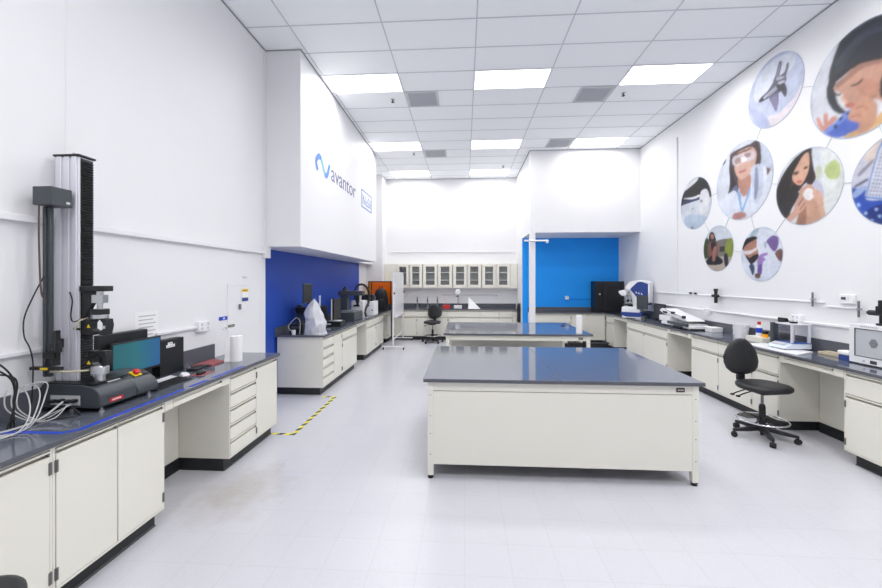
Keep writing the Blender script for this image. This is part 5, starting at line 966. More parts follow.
for i, (s, a) in enumerate((('white cable loop leaning furthest left beside the test machine', .0), ('white cable loop crossing in the middle beside the test machine', .05), ('white cable loop nearest the test machine', .09))):
    cable(s, [(-2.62 - a * .4, 1.90 + a, B + .006), (-2.56 - a * .3, 2.06 + a, B + .012), (-2.62, 2.18 + a, 1.0 + a), (-2.70 + a, 2.22 + a * .4, 1.12 + a * .5), (-2.74 + a * .4, 2.16 + a * .5, 1.14), (-2.72 + a * .3, 2.14 + a * .4, 1.03), (-2.66, 2.22 + a * .3, B + .02), (-2.60 - a, 2.30 + a * .2, B + .010), (-2.60 + a * .3, 2.385, .985)], .0035, 'cable_w')
cable('white cable lying from the bench edge to the port plate', [(-2.78, 1.98, B + .007), (-2.66, 2.10, B + .007), (-2.62, 2.24, .945), (-2.64, 2.39, 1.0)], .006, 'cable_w')
cable('black cable lying on the bench below the port plate', [(-2.76, 2.32, B + .005), (-2.64, 2.30, B + .005), (-2.55, 2.33, B + .005), (-2.52, 2.39, B + .005), (-2.60, 2.40, .97)], .005, 'cable_b')
# monitors, box computer, keyboards and papers
def monitor(label, loc, rz, w, h, z0, scr='black', group=None, tilt=0, base=True, edge='black', back='black'):
    """faces local -y; loc is the foot"""
    t = thing('monitor', label, 'monitor', loc, rz, group)
    obj('housing', G().box(-w / 2, w / 2, 0, .028, z0, z0 + h), edge, t, bevel=.004)
    obj('screen', G().box(-w / 2 + .014, w / 2 - .014, -.002, 0, z0 + .02, z0 + h - .014), scr, t)
    obj('back_shell', G().box(-w * .3, w * .3, .028, .045, z0 + h * .2, z0 + h * .8), back, t, bevel=.008)
    obj('stand', G().box(-.03, .03, .030, .048, .01, z0 + h * .4), 'black', t, bevel=.003)
    obj('foot', G().box(-w * .26, w * .26, -.07, .049, 0, .014), 'black', t, bevel=.004)
    return t
monitor('flat monitor with lit teal and blue screen on the left bench', (-2.735, 3.085, B), R(90), .49, .275, .115, 'screen')
solo('storage_case', G().box(-2.845, -2.79, 2.79, 3.25, B, 1.375), 'black', 'plain black case standing against the wall behind the lit monitor', 'case', (-2.81, 3.02, B), bevel=.006)
t = thing('computer_case', 'black box with white label right of the lit monitor', 'computer case', (-2.79, 3.51, B), world=True)
obj('body', G().box(-2.845, -2.765, 3.36, 3.655, B, 1.245), 'black', t, bevel=.004)
g = G().box(-2.765, -2.763, 3.43, 3.535, 1.17, 1.196); g.box(-2.765, -2.763, 3.45, 3.505, 1.196, 1.218); g.m = 1
for i in range(6): g.box(-2.763, -2.7625, 3.442 + i * .015, 3.45 + i * .015, 1.178, 1.189)
for i in range(3): g.box(-2.763, -2.7625, 3.46 + i * .014, 3.468 + i * .014, 1.202, 1.212)
obj('label_sticker', g, ['paper', 'inkgrey'], t)
def keyboard(label, loc, rz, w=.36, d=.13, m='black', keym='black'):
    t = thing('keyboard', label, 'keyboard', loc, rz, 'keyboards on the near left bench')
    obj('body', G().prism([(-d / 2, 0), (d / 2, 0), (d / 2, .020), (-d / 2, .010)], 'yz', -w / 2, w / 2), m, t, bevel=.002)
    g = G()
    for r_ in range(5):
        for k in range(13):
            y = -d / 2 + .012 + r_ * (d - .018) / 5; x = -w / 2 + .01 + k * (w - .02) / 13; zz = .0105 + .010 * (y + d / 2) / d
            g.box(x, x + (w - .02) / 13 - .004, y, y + (d - .018) / 5 - .004, zz, zz + .005)
    obj('keys', g, keym, t)
    return t
keyboard('black keyboard at the front of the left bench beside the test machine', (-2.515, 3.14, B), R(90), .40, .14, 'black', 'black')
keyboard('light grey keyboard under the lit monitor', (-2.635, 3.22, B), R(90), .30, .085, 'lgrey', 'white')
random.seed(4)
def crumple(label, c, rx, ry, h, m, name='plastic_bag', cat='bag', n=22, seed=1):
    rnd = random.Random(seed); g = G(); rs = []
    for s, z in ((1, .002), (.98, .25 * h), (.8, .6 * h), (.55, .85 * h), (.15, h)):
        rs.append([Vector((c[0] + rx * s * math.cos(2 * math.pi * i / n) * rnd.uniform(.8, 1.1), c[1] + ry * s * math.sin(2 * math.pi * i / n) * rnd.uniform(.8, 1.1), B + (z * rnd.uniform(.7, 1.2) if z > .01 else .002))) for i in range(n)])
    g.rings(rs); return solo(name, g, m, label, cat, (c[0], c[1], B), angle=12)
crumple('crumpled pale plastic wrap beside the black keyboard', (-2.60, 3.445, 0), .045, .045, .03, 'white', seed=3)
solo('mouse_pad', G().prism([(-2.54, 3.42), (-2.42, 3.44), (-2.425, 3.62), (-2.55, 3.60)], 'xy', B, B + .003), 'redflat', 'dull pink mouse pad on the left bench', 'mouse pad', (-2.48, 3.5, B))
t = thing('mouse', 'black computer mouse on the pink pad', 'mouse', (-2.485, 3.51, B + .003))
obj('shell', cushion(superell(.03, .055, e=2.3), [(.5, 0), (.95, 0), (1, .008), (.93, .02), (.7, .030), (.3, .034), (.02, .035)]), 'black', t, angle=80)
obj('wheel', G().cyl((-.004, .03, .030), (.004, .03, .030), .007), 'mgrey', t)
t = thing('document_wallet', 'red folder lying by the short backsplash on the left bench', 'folder', (-2.72, 3.98, B), world=True)
obj('cover', G().prism([(-2.80, 3.80), (-2.60, 3.84), (-2.60, 4.05), (-2.80, 4.15)], 'xy', B, B + .014), 'redflat', t, bevel=.002)
obj('papers', G().prism([(-2.79, 3.81), (-2.605, 3.845), (-2.605, 4.04), (-2.79, 4.14)], 'xy', B + .014, B + .016), 'redflat', t)
solo('notebook', G().prism([(-2.70, 3.60), (-2.60, 3.62), (-2.62, 3.83), (-2.72, 3.81)], 'xy', B, B + .022), 'black', 'upper black notebook left of the red folder', 'notebook', (-2.66, 3.7, B), bevel=.003)
crumple('clear crumpled bag lying against the backsplash behind the notebook', (-2.775, 3.74, 0), .05, .07, .06, 'clear', seed=8)
# paper towel rolls
def towel_roll(label, x, y, z, r, h, tail=True, group='paper towel rolls'):
    t = thing('paper_towel_roll', label, 'paper towel roll', (x, y, z), 0, group, True)
    obj('roll', G().lathe([(.02, 0), (r, 0), (r, h), (.02, h), (.02, 0)], (x, y, z), 32), 'towel', t)
    obj('core', G().lathe([(.0185, .002), (.0195, .002), (.0195, h - .002), (.0185, h - .002), (.0185, .002)], (x, y, z), 20), 'tan', t)
    if tail: obj('loose_sheet', G().tube([], .1) if False else G().rings([[(x - r * .6, y - r * .82, z + h), (x - r * .6, y - r * .82 + .002, z + h), (x - r * .6, y - r * .82 + .002, z + .001), (x - r * .6, y - r * .82, z + .001)], [(x - r * 1.0, y - r * 1.2, z + h * .93), (x - r * 1.0, y - r * 1.2 + .002, z + h * .93), (x - r * 1.35, y - r * 1.4 + .002, z + .001), (x - r * 1.35, y - r * 1.4, z + .001)]]), 'towel', t)
towel_roll('white paper towel roll standing on the far end of the near left bench', -2.51, 4.115, B, .062, .275)
towel_roll('white paper towel roll standing on the right end of the second island', 1.985, 6.82, .885, .052, .31, tail=False)
solo('table_outlet', G().lathe([(.001, 0), (.05, 0), (.05, .02), (.04, .028), (.001, .028)], (1.995, 7.97, .885), 20), 'bluebody', 'small dark puck on the far right of the second island', 'puck', (1.995, 7.97, .885))
# black crate on the floor
t = thing('crate', 'black crate on the floor right of the second island', 'crate', (3.42, 10.33, 0), world=True)
g = G().box(3.15, 3.68, 10.12, 10.52, 0, .02)
for a in ((3.15, 3.68, 10.12, 10.14), (3.15, 3.68, 10.50, 10.52), (3.15, 3.17, 10.14, 10.50), (3.66, 3.68, 10.14, 10.50)): g.box(*a, .02, .26)
obj('tub', g, 'black', t, bevel=.004)
obj('rim', G().box(3.13, 3.70, 10.10, 10.13, .24, .27).box(3.13, 3.70, 10.51, 10.54, .24, .27).box(3.13, 3.16, 10.13, 10.51, .24, .27).box(3.67, 3.70, 10.13, 10.51, .24, .27), 'dgrey', t)
t.location.z += FZ
tc_ = solo('tool_case', G().box(2.75, 3.05, 10.15, 10.5, 0, .25).box(2.86, 2.94, 10.30, 10.33, .25, .28), 'black', 'smaller black case on the floor left of the crate', 'case', (2.9, 10.3, 0), bevel=.01)
tc_.location.z += FZ
# ------------------------------------------------------------------ bench along the royal blue wall
t = thing('control_box', 'small black box at the near corner of the blue alcove bench', 'control box', (-2.78, 6.45, B), world=True)
obj('body', G().box(-2.92, -2.70, 6.30, 6.46, B, 1.06), 'black', t, bevel=.008)
obj('vent_slots', G().box(-2.89, -2.73, 6.298, 6.30, 1.0, 1.005).box(-2.89, -2.73, 6.298, 6.30, 1.015, 1.02).box(-2.89, -2.73, 6.298, 6.30, 1.03, 1.035), 'mgrey', t)
t = thing('beaker', 'tiny white cup at the near corner of the blue alcove bench', 'cup', (-2.78, 6.15, B), world=True)
obj('wall', G().lathe([(.001, B), (.028, B), (.033, B + .075), (.029, B + .075), (.025, B + .006), (.001, B + .006)], (-2.78, 6.15, 0), 20), 'white', t)
cable('white cable looping up beside the small black box', [(-2.80, 6.22, B + .007), (-2.90, 6.22, 1.02), (-2.86, 6.22, 1.10), (-2.77, 6.22, 1.18), (-2.70, 6.20, 1.14), (-2.69, 6.19, 1.02), (-2.70, 6.19, B + .007)], .006, 'cable_w', group='loose cables on the blue alcove bench')
# covered instrument
rnd = random.Random(11); g = G(); rs = []; n = 15
for z, rx, ry, ox, oy in ((0, .17, .15, .02, 0), (.03, .165, .145, .02, 0), (.10, .16, .14, .02, 0), (.17, .165, .135, .03, 0), (.24, .15, .125, .0, 0), (.31, .155, .12, -.025, 0), (.38, .13, .11, -.03, 0), (.45, .09, .08, -.02, 0), (.52, .045, .045, -.005, 0), (.565, .010, .012, 0, 0)):
    rs.append([Vector((-2.475 + ox + rx * math.cos(2 * math.pi * i / n) * (1 + .17 * rnd.uniform(-1, 1)), 6.26 + oy + ry * math.sin(2 * math.pi * i / n) * (1 + .17 * rnd.uniform(-1, 1)), B + .001 + max(0, z + (rnd.uniform(-.028, .028) if z > .01 else 0)))) for i in range(n)])
g.rings(rs)
solo('dust_cover', g, 'bag', 'crumpled pale plastic dust cover over an instrument at the bench corner', 'dust cover', (-2.46, 6.26, B), angle=14)
t = thing('monitor', 'narrow dark monitor on a tall post behind the plastic dust cover', 'monitor', (-2.70, 6.58, B), 0, 'dark monitors on the blue alcove bench', True)
obj('base', G().box(-2.80, -2.60, 6.48, 6.68, B, B + .02), 'black', t, bevel=.005)
obj('post', G().cyl((-2.71, 6.58, B + .02), (-2.71, 6.58, 1.50), .018), 'black', t)
obj('housing', G().box(-2.735, -2.70, 6.38, 6.73, 1.41, 1.745).move(Matrix.Identity(4)), 'dgrey', t, bevel=.005)
obj('screen', G().box(-2.70, -2.698, 6.395, 6.715, 1.425, 1.73), 'black', t)
t = thing('test_stand', 'black cluttered test stand behind the plastic dust cover', 'instrument', (-2.66, 6.95, B), world=True)
obj('base', G().box(-2.80, -2.52, 6.80, 7.12, B, 1.0), 'black', t, bevel=.008)
obj('column', G().box(-2.80, -2.72, 6.85, 6.95, 1.0, 1.36), 'dgrey', t, bevel=.005)
obj('head', G().box(-2.80, -2.58, 6.80, 7.0, 1.22, 1.32).cyl((-2.62, 6.9, 1.22), (-2.62, 6.9, 1.12), .03), 'black', t, bevel=.005)
obj('stage', G().cyl((-2.62, 6.9, 1.0), (-2.62, 6.9, 1.03), .07), 'mgrey', t)
t.location.x -= .20; t.location.y -= .10
t = thing('instrument_case', 'black instrument box left of the upright monitor with the pale edge', 'instrument', (-2.85, 7.4, B), world=True)
obj('body', G().box(-2.98, -2.72, 7.22, 7.56, B, 1.27), 'black', t, bevel=.01)
obj('lid', G().box(-2.98, -2.72, 7.22, 7.56, 1.272, 1.30), 'black', t, bevel=.008)
t = thing('monitor', 'upright monitor with a pale edge on a black base box', 'monitor', (-2.53, 7.80, B), 0, 'dark monitors on the blue alcove bench', True)
obj('base_box', G().box(-2.70, -2.36, 7.68, 7.98, B, 1.01), 'black', t, bevel=.006)
obj('drive_slot', G().box(-2.64, -2.55, 7.678, 7.68, .95, .975), 'lgrey', t)
obj('foot', G().box(-2.62, -2.40, 7.74, 7.92, 1.01, 1.022), 'white', t, bevel=.004)
obj('housing', G().box(-2.555, -2.535, 7.70, 8.12, 1.03, 1.44), 'white', t, bevel=.004)
obj('screen', G().box(-2.535, -2.50, 7.705, 8.12, 1.04, 1.445), 'black', t, bevel=.004)
t.location.y -= .42
# charcoal gantry measuring machine
t = thing('measuring_machine', 'charcoal gantry measuring machine left of the white instrument boxes', 'instrument', (-2.58, 9.0, B), world=True)
obj('base', G().box(-2.80, -2.36, 8.55, 9.25, B, 1.10), 'dgrey', t, bevel=.012)
obj('stage', G().box(-2.72, -2.42, 8.70, 9.05, 1.10, 1.13), 'mgrey', t, bevel=.004)
obj('column', G().box(-2.80, -2.64, 8.95, 9.2, 1.10, 1.58), 'dgrey', t, bevel=.01)
obj('cap', G().lathe([(.001, 1.58), (.06, 1.58), (.045, 1.63), (.02, 1.66), (.001, 1.66)], (-2.72, 9.07, 0), 18), 'black', t)
obj('arm', G().box(-2.84, -2.28, 8.93, 9.12, 1.46, 1.56), 'dgrey', t, bevel=.01)
obj('camera_head', G().cyl((-2.42, 9.02, 1.46), (-2.42, 9.02, 1.30), .045).cyl((-2.42, 9.02, 1.30), (-2.42, 9.02, 1.24), .03), 'black', t)
t.location.y -= .38
def white_box(label, x0, x1, y0, y1, h):
    t = thing('instrument_case', label, 'instrument', ((x0 + x1) / 2, (y0 + y1) / 2, B), 0, 'white instrument boxes on the blue alcove bench', True)
    obj('body', G().box(x0, x1, y0, y1, B, B + h), 'white', t, bevel=.012)
    obj('handle', G().box((x0 + x1) / 2 - .09, (x0 + x1) / 2 + .06, y0 - .02, y0 + .001, B + h * .66, B + h * .76), 'black', t, bevel=.006)
    obj('knob', G().cyl((x1 - .05, y0, B + h * .4), (x1 - .05, y0 - .02, B + h * .4), .018), 'mgrey', t)
    t.location.y -= .42
white_box('taller white instrument box under the black hose arch', -2.70, -2.40, 9.50, 9.85, .40)
white_box('wider white instrument box left of the black backpack', -2.62, -2.26, 10.0, 10.45, .36)
hs_ = cable('thick black hose arching over the white instrument boxes', [(-2.62, 9.62, 1.315), (-2.66, 9.66, 1.5), (-2.60, 9.7, 1.66), (-2.50, 9.74, 1.70), (-2.40, 9.78, 1.64), (-2.34, 9.8, 1.48), (-2.33, 9.75, 1.30), (-2.38, 9.62, 1.08), (-2.34, 9.52, B + .03)], .028, 'cable_b', 'hose', None)
hs_.location.y -= .42
t = thing('camera_unit', 'black camera unit resting on the wider white instrument box', 'camera', (-2.46, 10.2, 1.275), world=True)
obj('body', G().box(-2.60, -2.32, 10.06, 10.34, 1.275, 1.44), 'black', t, bevel=.015)
obj('lens', G().cyl((-2.40, 10.06, 1.36), (-2.40, 9.98, 1.36), .05), 'black', t)
obj('side_grip', G().box(-2.32, -2.28, 10.12, 10.28, 1.30, 1.40), 'dgrey', t, bevel=.01)
t.location.y -= .42
# backpack
o = superell(.215, .13, e=2.6)
c = cushion(o, [(.6, 0), (.95, 0), (1.02, .06), (1.04, .2), (1.0, .36), (.88, .5), (.66, .6), (.36, .645), (.02, .655)])
t = thing('backpack', 'black backpack standing on the far end of the blue alcove bench', 'backpack', (-2.45, 11.25, B))
obj('body', c, 'vinyl', t, angle=60)
obj('front_pocket', cushion(superell(.13, .05, e=3), [(.6, 0), (.98, .0), (1, .1), (.98, .22), (.7, .27), (.02, .28)]).move(Matrix.Translation((0, -.135, .06))), 'black', t, angle=60)
obj('handle', G().tube(bez([(-.05, 0, .65), (-.04, 0, .70), (.04, 0, .70), (.05, 0, .65)], 5), .010), 'black', t)
obj('badge', G().box(-.05, .03, -.112, -.105, .46, .475), 'lgrey', t)
# orange enclosure
t = thing('laser_enclosure', 'orange see-through enclosure with black frame behind the backpack', 'enclosure', (-2.55, 11.7, B), world=True)
x0, x1, y0, y1, z0, z1 = -2.90, -2.20, 11.52, 11.92, B, 1.775
obj('base', G().box(x0, x1, y0, y1, z0, z0 + .16), 'dgrey', t, bevel=.006)
g = G()
for x in (x0, x1 - .025):
    for y in (y0, y1 - .025): g.box(x, x + .025, y, y + .025, z0 + .16, z1)
g.box(x0, x1, y0, y0 + .025, z1 - .025, z1).box(x0, x1, y1 - .025, y1, z1 - .025, z1).box(x0, x0 + .025, y0, y1, z1 - .025, z1).box(x1 - .025, x1, y0, y1, z1 - .025, z1)
obj('frame', g, 'black', t)
g = G().box(x0 + .025, x1 - .025, y0 + .008, y0 + .012, z0 + .16, z1 - .025).box(x1 - .014, x1 - .01, y0 + .025, y1 - .025, z0 + .16, z1 - .025).box(x0 + .01, x0 + .014, y0 + .025, y1 - .025, z0 + .16, z1 - .025).box(x0 + .025, x1 - .025, y0 + .025, y1 - .025, z1 - .014, z1 - .01)
obj('front_panels', g, 'orangeclear', t)
obj('back_panel', G().box(x0 + .025, x1 - .025, y1 - .02, y1 - .01, z0 + .16, z1 - .025), 'orange', t)
obj('gantry', G().box(x0 + .03, x1 - .03, 11.72, 11.76, 1.45, 1.49).box(-2.56, -2.46, 11.69, 11.79, 1.40, 1.54), 'orange', t)
# whiteboard on its rolling stand, seen nearly edge on
t = thing('whiteboard', 'white rolling whiteboard on a castered stand by the far end of the blue alcove bench', 'whiteboard', (-1.9, 11.15, FZ), world=True)
M['gloss_white'] = mat('whiteboard_gloss', (.86, .86, .88), .12)
ya, yb = 10.25, 11.88
obj('panel', G().box(-1.91, -1.89, ya + .03, yb - .03, .82, 2.02), 'gloss_white', t)
obj('board_frame', G().box(-1.915, -1.885, ya + .03, yb - .03, 2.02, 2.035).box(-1.915, -1.885, ya + .03, yb - .03, .805, .82), 'alu', t)
for y, n in ((ya, 'near'), (yb, 'far')):
    p = obj('post', G().box(-1.918, -1.882, y - .018, y + .018, .075 + FZ, 2.03), 'white', t, bevel=.003)
    f = obj('foot', G().box(-2.19, -1.60, y - .02, y + .02, .072 + FZ, .10 + FZ), 'white', t, bevel=.004)
    for x in (-2.17, -1.62): obj('caster', G().cyl((x - .012, y, .033 + FZ), (x + .012, y, .033 + FZ), .033).cyl((x, y, .04 + FZ), (x, y, .075 + FZ), .01), 'black', f)
    obj('pivot_knob', G().cyl((-1.882, y, 1.45), (-1.85, y, 1.45), .025), 'black', p)
obj('tray', G().box(-1.885, -1.82, ya + .1, yb - .1, .79, .80).box(-1.825, -1.82, ya + .1, yb - .1, .80, .815), 'alu', t)
obj('lower_rail', G().box(-1.91, -1.89, ya, yb, .20, .24), 'white', t)

# ------------------------------------------------------------------ back wall bench
def faucet(x, label):
    y = 12.36
    t = thing('lab_faucet', label, 'faucet', (x, y, B), 0, 'dark gooseneck laboratory faucets', True)
    obj('base', G().lathe([(.001, 0), (.05, 0), (.045, .02), (.022, .03), (.022, .09), (.001, .09)], (x, y, B), 18), 'mgrey', t)
    obj('spout', G().tube(bez([(x, y, B + .09), (x, y, B + .26), (x, y - .03, B + .34), (x, y - .09, B + .36), (x, y - .13, B + .31), (x, y - .135, B + .25)]), .016), 'mgrey', t)
    for s in (-1, 1):
        h = obj('handle', G().cyl((x, y, B + .07), (x + s * .06, y, B + .085), .012), 'mgrey', t)
        obj('grip', G().cyl((x + s * .06, y, B + .06), (x + s * .06, y, B + .12), .018), 'black', h)
    obj('nozzle', G().cyl((x, y - .135, B + .25), (x, y - .135, B + .20), .02, .012), 'black', t)
for x, s in zip((-1.50, -1.17, -.855), ('leftmost of the three, next to the whiteboard', 'middle of the three, just left of the task chair top', 'rightmost of the three, right of the task chair top')): faucet(x, 'dark gooseneck laboratory faucet, ' + s)
t = thing('caddy', 'small red rack of bottles on the back bench right of the faucets', 'caddy', (-.57, 12.3, B), world=True)
obj('tray', G().box(-.68, -.46, 12.22, 12.38, B, B + .10), 'red', t, bevel=.006)
for x in (-.62, -.52):
    b_ = obj('bottle', G().lathe([(.001, .10), (.035, .10), (.035, .2), (.014, .23), (.014, .27), (.001, .27)], (x, 12.3, B), 16), 'clear', t)
    obj('cap', G().cyl((x, 12.3, B + .27), (x, 12.3, B + .30), .018), 'lgrey', b_)
t = thing('magnifier_lamp', 'round magnifier lamp on a thin stand on the back bench', 'lamp', (-.2, 12.3, B), world=True)
obj('base', G().box(-.33, -.08, 12.2, 12.4, B, B + .09), 'white', t, bevel=.008)
obj('stem', G().cyl((-.2, 12.3, B + .09), (-.2, 12.3, B + .48), .014), 'mgrey', t)
obj('joint', G().box(-.27, -.17, 12.28, 12.32, B + .36, B + .40), 'mgrey', t, bevel=.004)
obj('head', G().lathe([(.001, -.012), (.075, -.012), (.085, 0), (.075, .02), (.001, .02)], (-.2, 12.27, B + .52), 24, 'y'), 'white', t)
solo('folded_sheet', G().rings([[(.12, 12.10, B), (.50, 12.10, B), (.14, 12.24, B + .36)], [(.12, 12.106, B), (.50, 12.106, B), (.14, 12.246, B + .36)]]), 'paper', 'white folded triangular sheet standing on the back bench', 'sheet', (.3, 12.15, B))
def wall_tap(pts, label): return solo('wall_pipe', G().tube(bez(pts, 4), .010), 'steel', label, 'pipe', pts[0])
wall_tap([(-.75, 12.585, 1.33), (.2, 12.585, 1.33), (1.0, 12.585, 1.33), (1.02, 12.55, 1.29)], 'thin steel rail on the wall above the back bench')
o = [(11.58, .57), (11.58, 1.03), (11.62, 1.08), (11.86, 1.08), (11.90, 1.03), (11.90, .57), (11.86, .53), (11.62, .53)]
t = thing('hose_loop', 'black rounded loop hanging at the right end of the back bench', 'hose', (1.64, 11.74, .8), world=True)
obj('loop', G().tube([(1.635, y, z) for y, z in o], .028, 10, True), 'black', t)
obj('plate', G().box(1.66, 1.679, 11.66, 11.82, .60, 1.0), 'mgrey', t, bevel=.006)
obj('holder', G().box(1.61, 1.679, 11.70, 11.78, 1.04, 1.10), 'black', t, bevel=.006)

# ------------------------------------------------------------------ right alcove and bench along the picture wall
t = thing('black_cabinet', 'big black boxy cabinet standing on the bench against the azure wall', 'cabinet', (4.0, 11.1, B), world=True)
obj('body', G().box(3.62, 4.39, 10.92, 11.32, B, 1.775), 'black', t, bevel=.008)
d = obj('door', G().box(3.835, 4.37, 10.905, 10.92, B + .03, 1.75), 'vinyl', t, bevel=.006)
obj('side_panel', G().box(3.635, 3.82, 10.905, 10.92, B + .03, 1.75), 'black', t, bevel=.006)
obj('knob', G().cyl((3.73, 10.905, 1.42), (3.73, 10.885, 1.42), .022), 'lgrey', t)
obj('window', G().box(3.91, 4.31, 10.902, 10.905, B + .14, 1.65), 'black', d)
# optical instrument with navy housing: profile in x-z, seen from the room
t = thing('digital_microscope', 'white and navy digital microscope with tilted eyepiece on the right bench', 'microscope', (4.03, 9.40, B), R(-42))
def P(z): return [((x - 280) * .00205, (455 - y) * .00248) for x, y in z]
obj('base', G().prism(P([(150, 415), (160, 430), (215, 445), (360, 440), (385, 420), (385, 400), (165, 400)]), 'xz', -.16, .16), 'bluebody', t, bevel=.01)
obj('foot', G().box(-.24, -.14, -.15, .15, 0, .06).box(.06, .18, -.15, .15, 0, .06).box(-.16, .12, -.16, -.10, .01, .03), 'white', t, bevel=.008)
obj('base_deck', G().prism(P([(155, 400), (160, 350), (215, 345), (300, 350), (355, 355), (365, 385), (350, 400)]), 'xz', -.15, .15), 'white', t, bevel=.012)
obj('stage', G().box(-.19, .02, -.13, .13, .30, .33).cyl((-.1, 0, .27), (-.1, 0, .30), .06), 'black', t, bevel=.004)
obj('stage_glass', G().box(-.17, -.02, -.10, .10, .33, .338), 'mgrey', t)
obj('arm', G().prism(P([(290, 390), (330, 390), (330, 300), (320, 260), (270, 205), (240, 190), (205, 160), (240, 110), (330, 95), (430, 105), (440, 130), (370, 110), (330, 115), (265, 165), (250, 180), (285, 230), (300, 280), (300, 330)]), 'xz', -.14, .14), 'white', t, bevel=.006)
hs = obj('housing', G().prism(P([(250, 185), (330, 112), (375, 106), (438, 118), (440, 330), (335, 330), (325, 260)]), 'xz', -.13, .13), 'bluebody', t, bevel=.008)
g = G()
for i in range(3):
    x = .075 + i * .058 - .01; zt = .63 - i * .015
    g.box(x, x + .012, -.137, -.13, zt - .045, zt).box(x + .012, x + .035, -.137, -.13, zt - .045, zt - .033)
obj('white_marks', g, 'paper', hs)
obj('rear_edge', G().prism(P([(438, 112), (455, 120), (455, 300), (440, 310)]), 'xz', -.13, .13), 'white', t, bevel=.006)
obj('eyepiece_head', G().prism(P([(105, 205), (150, 190), (205, 215), (195, 240), (150, 250), (115, 225)]), 'xz', -.07, .07).prism(P([(175, 165), (190, 155), (215, 190), (200, 215)]), 'xz', -.05, .05), 'white', t, bevel=.012)
obj('eyepiece', G().cyl((-.39, -.035, .66), (-.345, -.035, .63), .018).cyl((-.39, .035, .66), (-.345, .035, .63), .018), 'black', t)
obj('nosepiece', G().cyl((-.11, 0, .54), (-.11, 0, .44), .07).cyl((-.11, 0, .44), (-.11, 0, .38), .03), 'steel', t)
obj('objective', G().cyl((-.14, -.03, .44), (-.16, -.03, .37), .02), 'black', t); obj('objective', G().cyl((-.08, .03, .44), (-.06, .03, .37), .02), 'black', t)
obj('side_screen', G().box(.10, .34, -.19, -.155, .22, .53), 'dgrey', t, bevel=.006)
obj('screen_arm', G().cyl((.27, -.155, .4), (.27, -.13, .4), .03), 'black', t)
t = thing('monitor', 'dark monitor with its back to the wall right of the navy microscope', 'monitor', (4.3, 8.75, B), world=True)
obj('housing', G().box(4.26, 4.295, 8.50, 8.98, .945, 1.29), 'black', t, bevel=.006)
obj('screen', G().box(4.257, 4.26, 8.52, 8.96, .965, 1.27), 'ink', t)
obj('stand', G().box(4.295, 4.33, 8.70, 8.80, B, 1.15), 'black', t)
obj('foot', G().box(4.22, 4.38, 8.63, 8.87, B, B + .015), 'black', t, bevel=.004)
cable('dark cable trailing from the navy microscope to the monitor', [(4.36, 9.42, B + .006), (4.3, 9.3, B + .02), (4.22, 9.2, B + .12), (4.30, 9.1, B + .05), (4.32, 8.95, B + .006)], .006, 'cable_b', group='cables on the right bench')
# white folding instrument (film coater): low body, dark front lip, raised lid with black hinges
t = thing('film_coater', 'white folding bench instrument with raised lid and dark front strip', 'instrument', (4.15, 7.55, B), world=True); FC = Matrix.Translation((0, -.32, B)) @ Matrix.Diagonal((1, 1, .8, 1)) @ Matrix.Translation((0, 0, -B))
for y in (7.42, 8.25):
    for x in (3.99, 4.28): obj('foot', G().cyl((x, y, B), (x, y, B + .03), .025).move(FC), 'rubber', t)
obj('base', G().box(3.94, 4.33, 7.38, 8.32, B + .03, B + .10).move(FC), 'white', t, bevel=.012)
obj('tray', G().box(3.97, 4.30, 7.42, 7.95, B + .10, B + .125).move(FC), 'lgrey', t, bevel=.004)
obj('front_strip', G().box(3.90, 3.94, 7.36, 8.02, B + .085, B + .145).move(FC), 'dgrey', t, bevel=.006)
obj('pull_handle', G().box(3.90, 3.94, 7.55, 7.82, B + .02, B + .06).move(FC), 'black', t, bevel=.008)
ld = obj('lid', G().prism([(8.50, B + .35), (8.36, B + .28), (7.62, B + .175), (7.50, B + .18), (7.52, B + .21), (8.20, B + .345), (8.42, B + .40)], 'yz', 3.99, 4.31).move(FC), 'white', t, bevel=.012)
obj('lid_hinge', G().box(3.975, 3.99, 8.18, 8.32, B + .30, B + .345).move(FC), 'black', ld)
obj('lid_bar', G().tube([(3.98, 8.25, B + .395), (3.98, 7.60, B + .255)], .010).move(FC), 'mgrey', ld)
obj('lid_clip', G().box(3.97, 4.0, 7.56, 7.64, B + .24, B + .30).box(3.97, 4.0, 7.92, 8.02, B + .31, B + .36).move(FC), 'black', ld)
obj('side_housing', G().box(3.96, 4.32, 8.05, 8.45, B + .10, B + .24).move(FC), 'white', t, bevel=.015)
t = thing('flat_box', 'flat white box beside the white folding instrument', 'box', (4.29, 6.92, B), world=True)
obj('tray', G().box(4.20, 4.38, 6.83, 7.02, B, B + .055), 'white', t, bevel=.006)
obj('lid', G().box(4.195, 4.384, 6.825, 7.025, B + .058, B + .08), 'paper', t, bevel=.004)
t = thing('bucket', 'white plastic bucket in the gap between the backsplashes', 'bucket', (4.26, 6.22, B), world=True)
obj('tub', G().lathe([(.001, 0), (.10, 0), (.125, .235), (.132, .235), (.132, .25), (.118, .25), (.095, .008), (.001, .008)], (4.26, 6.22, B), 28), 'white', t)
obj('handle', G().tube([(4.26 + .0 - .128 * math.cos(a / 10 * math.pi) * .25 - .10 * math.sin(a / 10 * math.pi), 6.22 + .135 * math.cos(a / 10 * math.pi), B + .235 - .10 * math.sin(a / 10 * math.pi)) for a in range(11)], .004), 'lgrey', t)
t.scale = (.82, .82, .85)
t = thing('box', 'cream box lid behind the balance holding small bottles', 'box', (4.28, 5.86, B), world=True)
obj('tray', G().box(4.17, 4.38, 5.68, 6.0, B, B + .075), 'tanlight' if 'tanlight' in M else 'cream', t, bevel=.004)
t = thing('wash_bottle', 'white bottle with blue label and red cap in the cream box', 'bottle', (4.29, 5.90, B + .075), world=True)
obj('body', G().lathe([(.001, 0), (.038, 0), (.038, .13), (.018, .155), (.018, .17), (.001, .17)], (4.29, 5.90, B + .075), 20), 'white', t)
